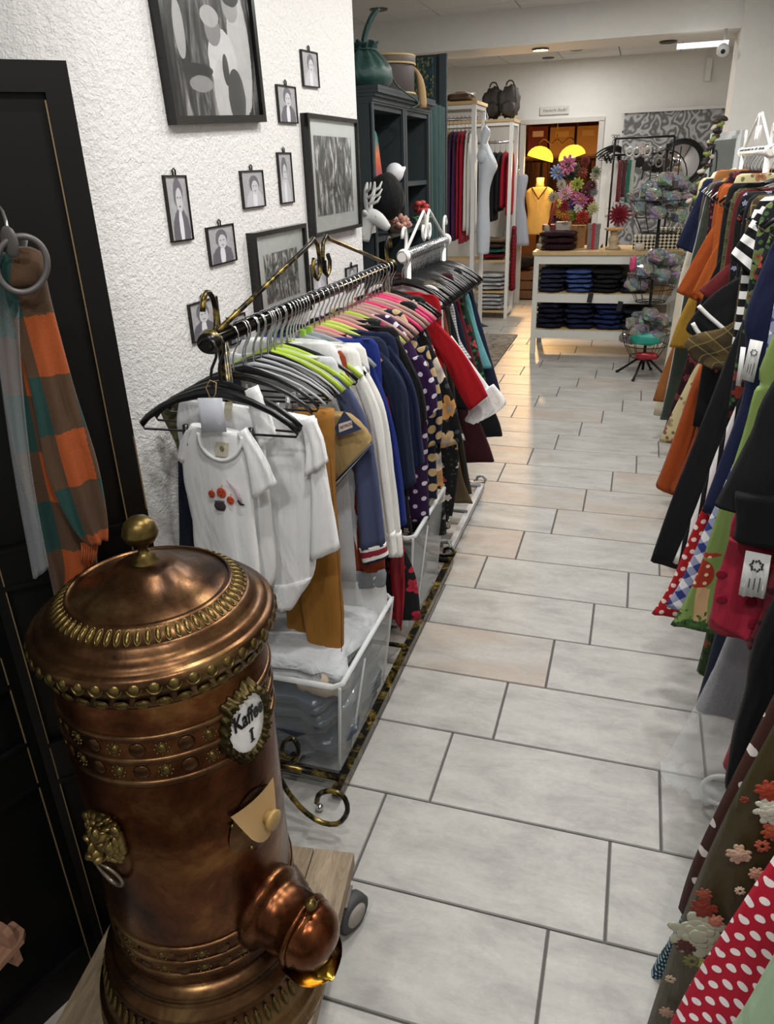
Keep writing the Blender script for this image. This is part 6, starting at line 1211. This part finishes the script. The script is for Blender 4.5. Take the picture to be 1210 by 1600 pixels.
# ================================================================== LAMP-LIT BACK ROOM
lmp = thing('twin_lamp', 'brass lamp with two glowing yellow glass shades in the back room', 'lamp', (-1.12, 10.9, 1.74)); YG = emit('ffc62e', 3.2)
for s, rx_ in ((-1, .35), (1, -.3)):
    c = Vector((s*.2, 0, -.03)); M = Matrix.Translation(c) @ Matrix.Rotation(-s*.28, 4, 'Y')
    MB().lathe([(.17, -.02), (.165, .02), (.14, .065), (.1, .1), (.05, .12), (.02, .125), (.001, .125)], 32, M).build('glass_shade', YG, lmp); MB().lathe([(.001, .0), (.16, -.012), (.16, -.016), (.001, -.004)], 24, M).build('bulb_glow', emit('fff2c4', 8.), lmp)
    MB().tube(catmull([c+Vector(p) for p in ((0, 0, .12), (s*.02, 0, .17), (-s*.04, 0, .21), (-s*.1, 0, .17), (-s*.14, 0, .15), (-s*.19, 0, .2))], 16), .008, 8).build('brass_arm', BRASS, lmp)
    lamp('lamp_glow', 'POINT', lmp.location+c+Vector((0, -.0, -.08)), 13, (1, .68, .32), .06)
MB().tube([(0, 0, .17), (0, 0, .85)], .008, 8).build('rod', BRASS, lmp)
sl = lamp('lamp_beam', 'SPOT', (-1.4, 11.0, 1.6), 190, (1, .58, .25), .05, (math.radians(75), .5)); sl.rotation_euler = (Vector((-1.05, 6.2, 0))-Vector((-1.4, 11.0, 1.6))).to_track_quat('-Z', 'Y').to_euler()
KR = plain('b0823f', .7); sb = thing('store_shelf', 'brown wooden shelf with boxes along the back room wall', 'shelf', (-1.1, 12.35, 0))
for z in (1.72, 2.3): MB().box((0, 0, z), (2., .4, .03)).build('board', wood('7a4a24', '9c6634', .6), sb, smooth=False)
for x in (-.99, .99): MB().box((x, 0, 1.15), (.03, .4, 2.3)).build('side', wood('7a4a24', '9c6634', .6), sb, smooth=False)
for i, (x, w_, h_, c, nm) in enumerate([(-1.78, .1, .22, '2a1c14', 'dark slim'), (-1.52, .28, .38, '6a1a16', 'dark red'), (-1.18, .34, .36, 'b07a38', 'kraft brown'), (-.82, .3, .36, 'b58040', 'light kraft'), (-.55, .2, .34, 'a8201a', 'bright red')]):
    t = thing('storage_carton', nm+' carton on the back room shelf', 'box', (x, 12.3, 1.735)); MB().box((0, 0, h_/2), (w_, .3, h_)).build('carton', plain(c, .7), t, smooth=False); MB().box((0, -.152, h_*.75), (w_*.55, .004, h_*.2)).build('label_panel', plain('d0b49a' if i == 1 else 'c89a5a', .7), t, smooth=False)
MB().tube([(-2., 12.25, 1.66), (-.2, 12.25, 1.66)], .012, 8).build('tie_rail', BRASS, None, (-1.1, 12.25, 1.66), label='brass rail with hanging neckties in the back room', cat='rail')
for i in range(22): 
    x = -1.95+.07*i; c = ['3a2214', '54301a', '20140e', '6a4020', '2c1a20'][i % 5]; MB().slab([(x-.015, 12.22, 1.65), (x+.015, 12.22, 1.65), (x+.035, 12.22, .98), (x, 12.22, .93), (x-.035, 12.22, .98)], (0, 1, 0), .012).build('necktie', fabric(c), None, (x, 12.22, .93), smooth=False, label='dark patterned necktie hanging on the back room rail', cat='necktie', group='neckties in the back room')
mn = thing('mannequin', 'yellow-lit mannequin wearing a knitted yellow v-neck vest', 'mannequin', (-1.33, 11.1, 0)); SK = plain('d8b87a', .6)
rows = [(.75, .16, .1), (.85, .175, .11), (.98, .15, .1), (1.1, .165, .11), (1.22, .19, .12), (1.3, .18, .1), (1.345, .11, .08)]
MB().loft([Vector((-r[1], 0, r[0])) for r in rows], [Vector((r[1], 0, r[0])) for r in rows], NY, .1, .09, .002, 5, 0, 24, 30, True, .8).build('vest', fabric('c2a868'), mn)
MB().tube([(0, -.02, 1.33), (0, -.01, 1.4), (0, 0, 1.455), (0, 0, 1.46)], [.06, .05, .055, .03], 16).build('neck', SK, mn); b = MB(); b.tube([(-.1, -.075, 1.345), (-.05, -.108, 1.27), (0, -.122, 1.2), (.05, -.108, 1.27), (.1, -.075, 1.345)], .009, 8); b.build('v_neck_band', fabric('3a2a1c'), mn)
MB().lathe([(.2, 0), (.2, .02), (.02, .03), (.018, .76), (.1, .78), (.001, .79)], 24).build('stand', BRASS, mn)
hd_ = thing('hanging_dress', 'pale grey dress hanging on a wall hook at the left side of the doorway', 'dress', (-1.45, 9.86, .72))
L_ = [(.05, .8), (.12, .77), (.09, .5), (.13, .3), (.17, 0)]; MB().loft([Vector((-a, 0, z)) for a, z in L_], [Vector((a, 0, z)) for a, z in L_], NY, .05, .08, .006, 3, 0, 20, 24).build('dress_body', fabric('aab0bc'), hd_)
MB().tube([(0, 0, .79), (0, .02, .86), (0, .08, .9), (0, .14, .9)], .005, 6).build('hook', CHROME, hd_)
cb = thing('store_crate', 'brown wooden crate on the floor of the back room', 'crate', (-1.52, 10.5, 0))
for z in (.06, .18, .3): MB().box((0, -.2, z), (.5, .02, .1)).build('slat', wood('5a3a20', '7a5230', .6), cb, smooth=False); MB().box((.24, 0, z), (.02, .4, .1)).build('slat', wood('5a3a20', '7a5230', .6), cb, smooth=False)
MB().box((-.01, 0, .18), (.46, .38, .34)).build('box', wood('4a2e18', '6a4424', .6), cb, smooth=False)
pouch('dark_blanket', (-1.5, 10.5, .36), (.42, .38, .2), fabric('1c1412'), 'dark folded blanket on the crate in the back room', 'blanket', None, 77)
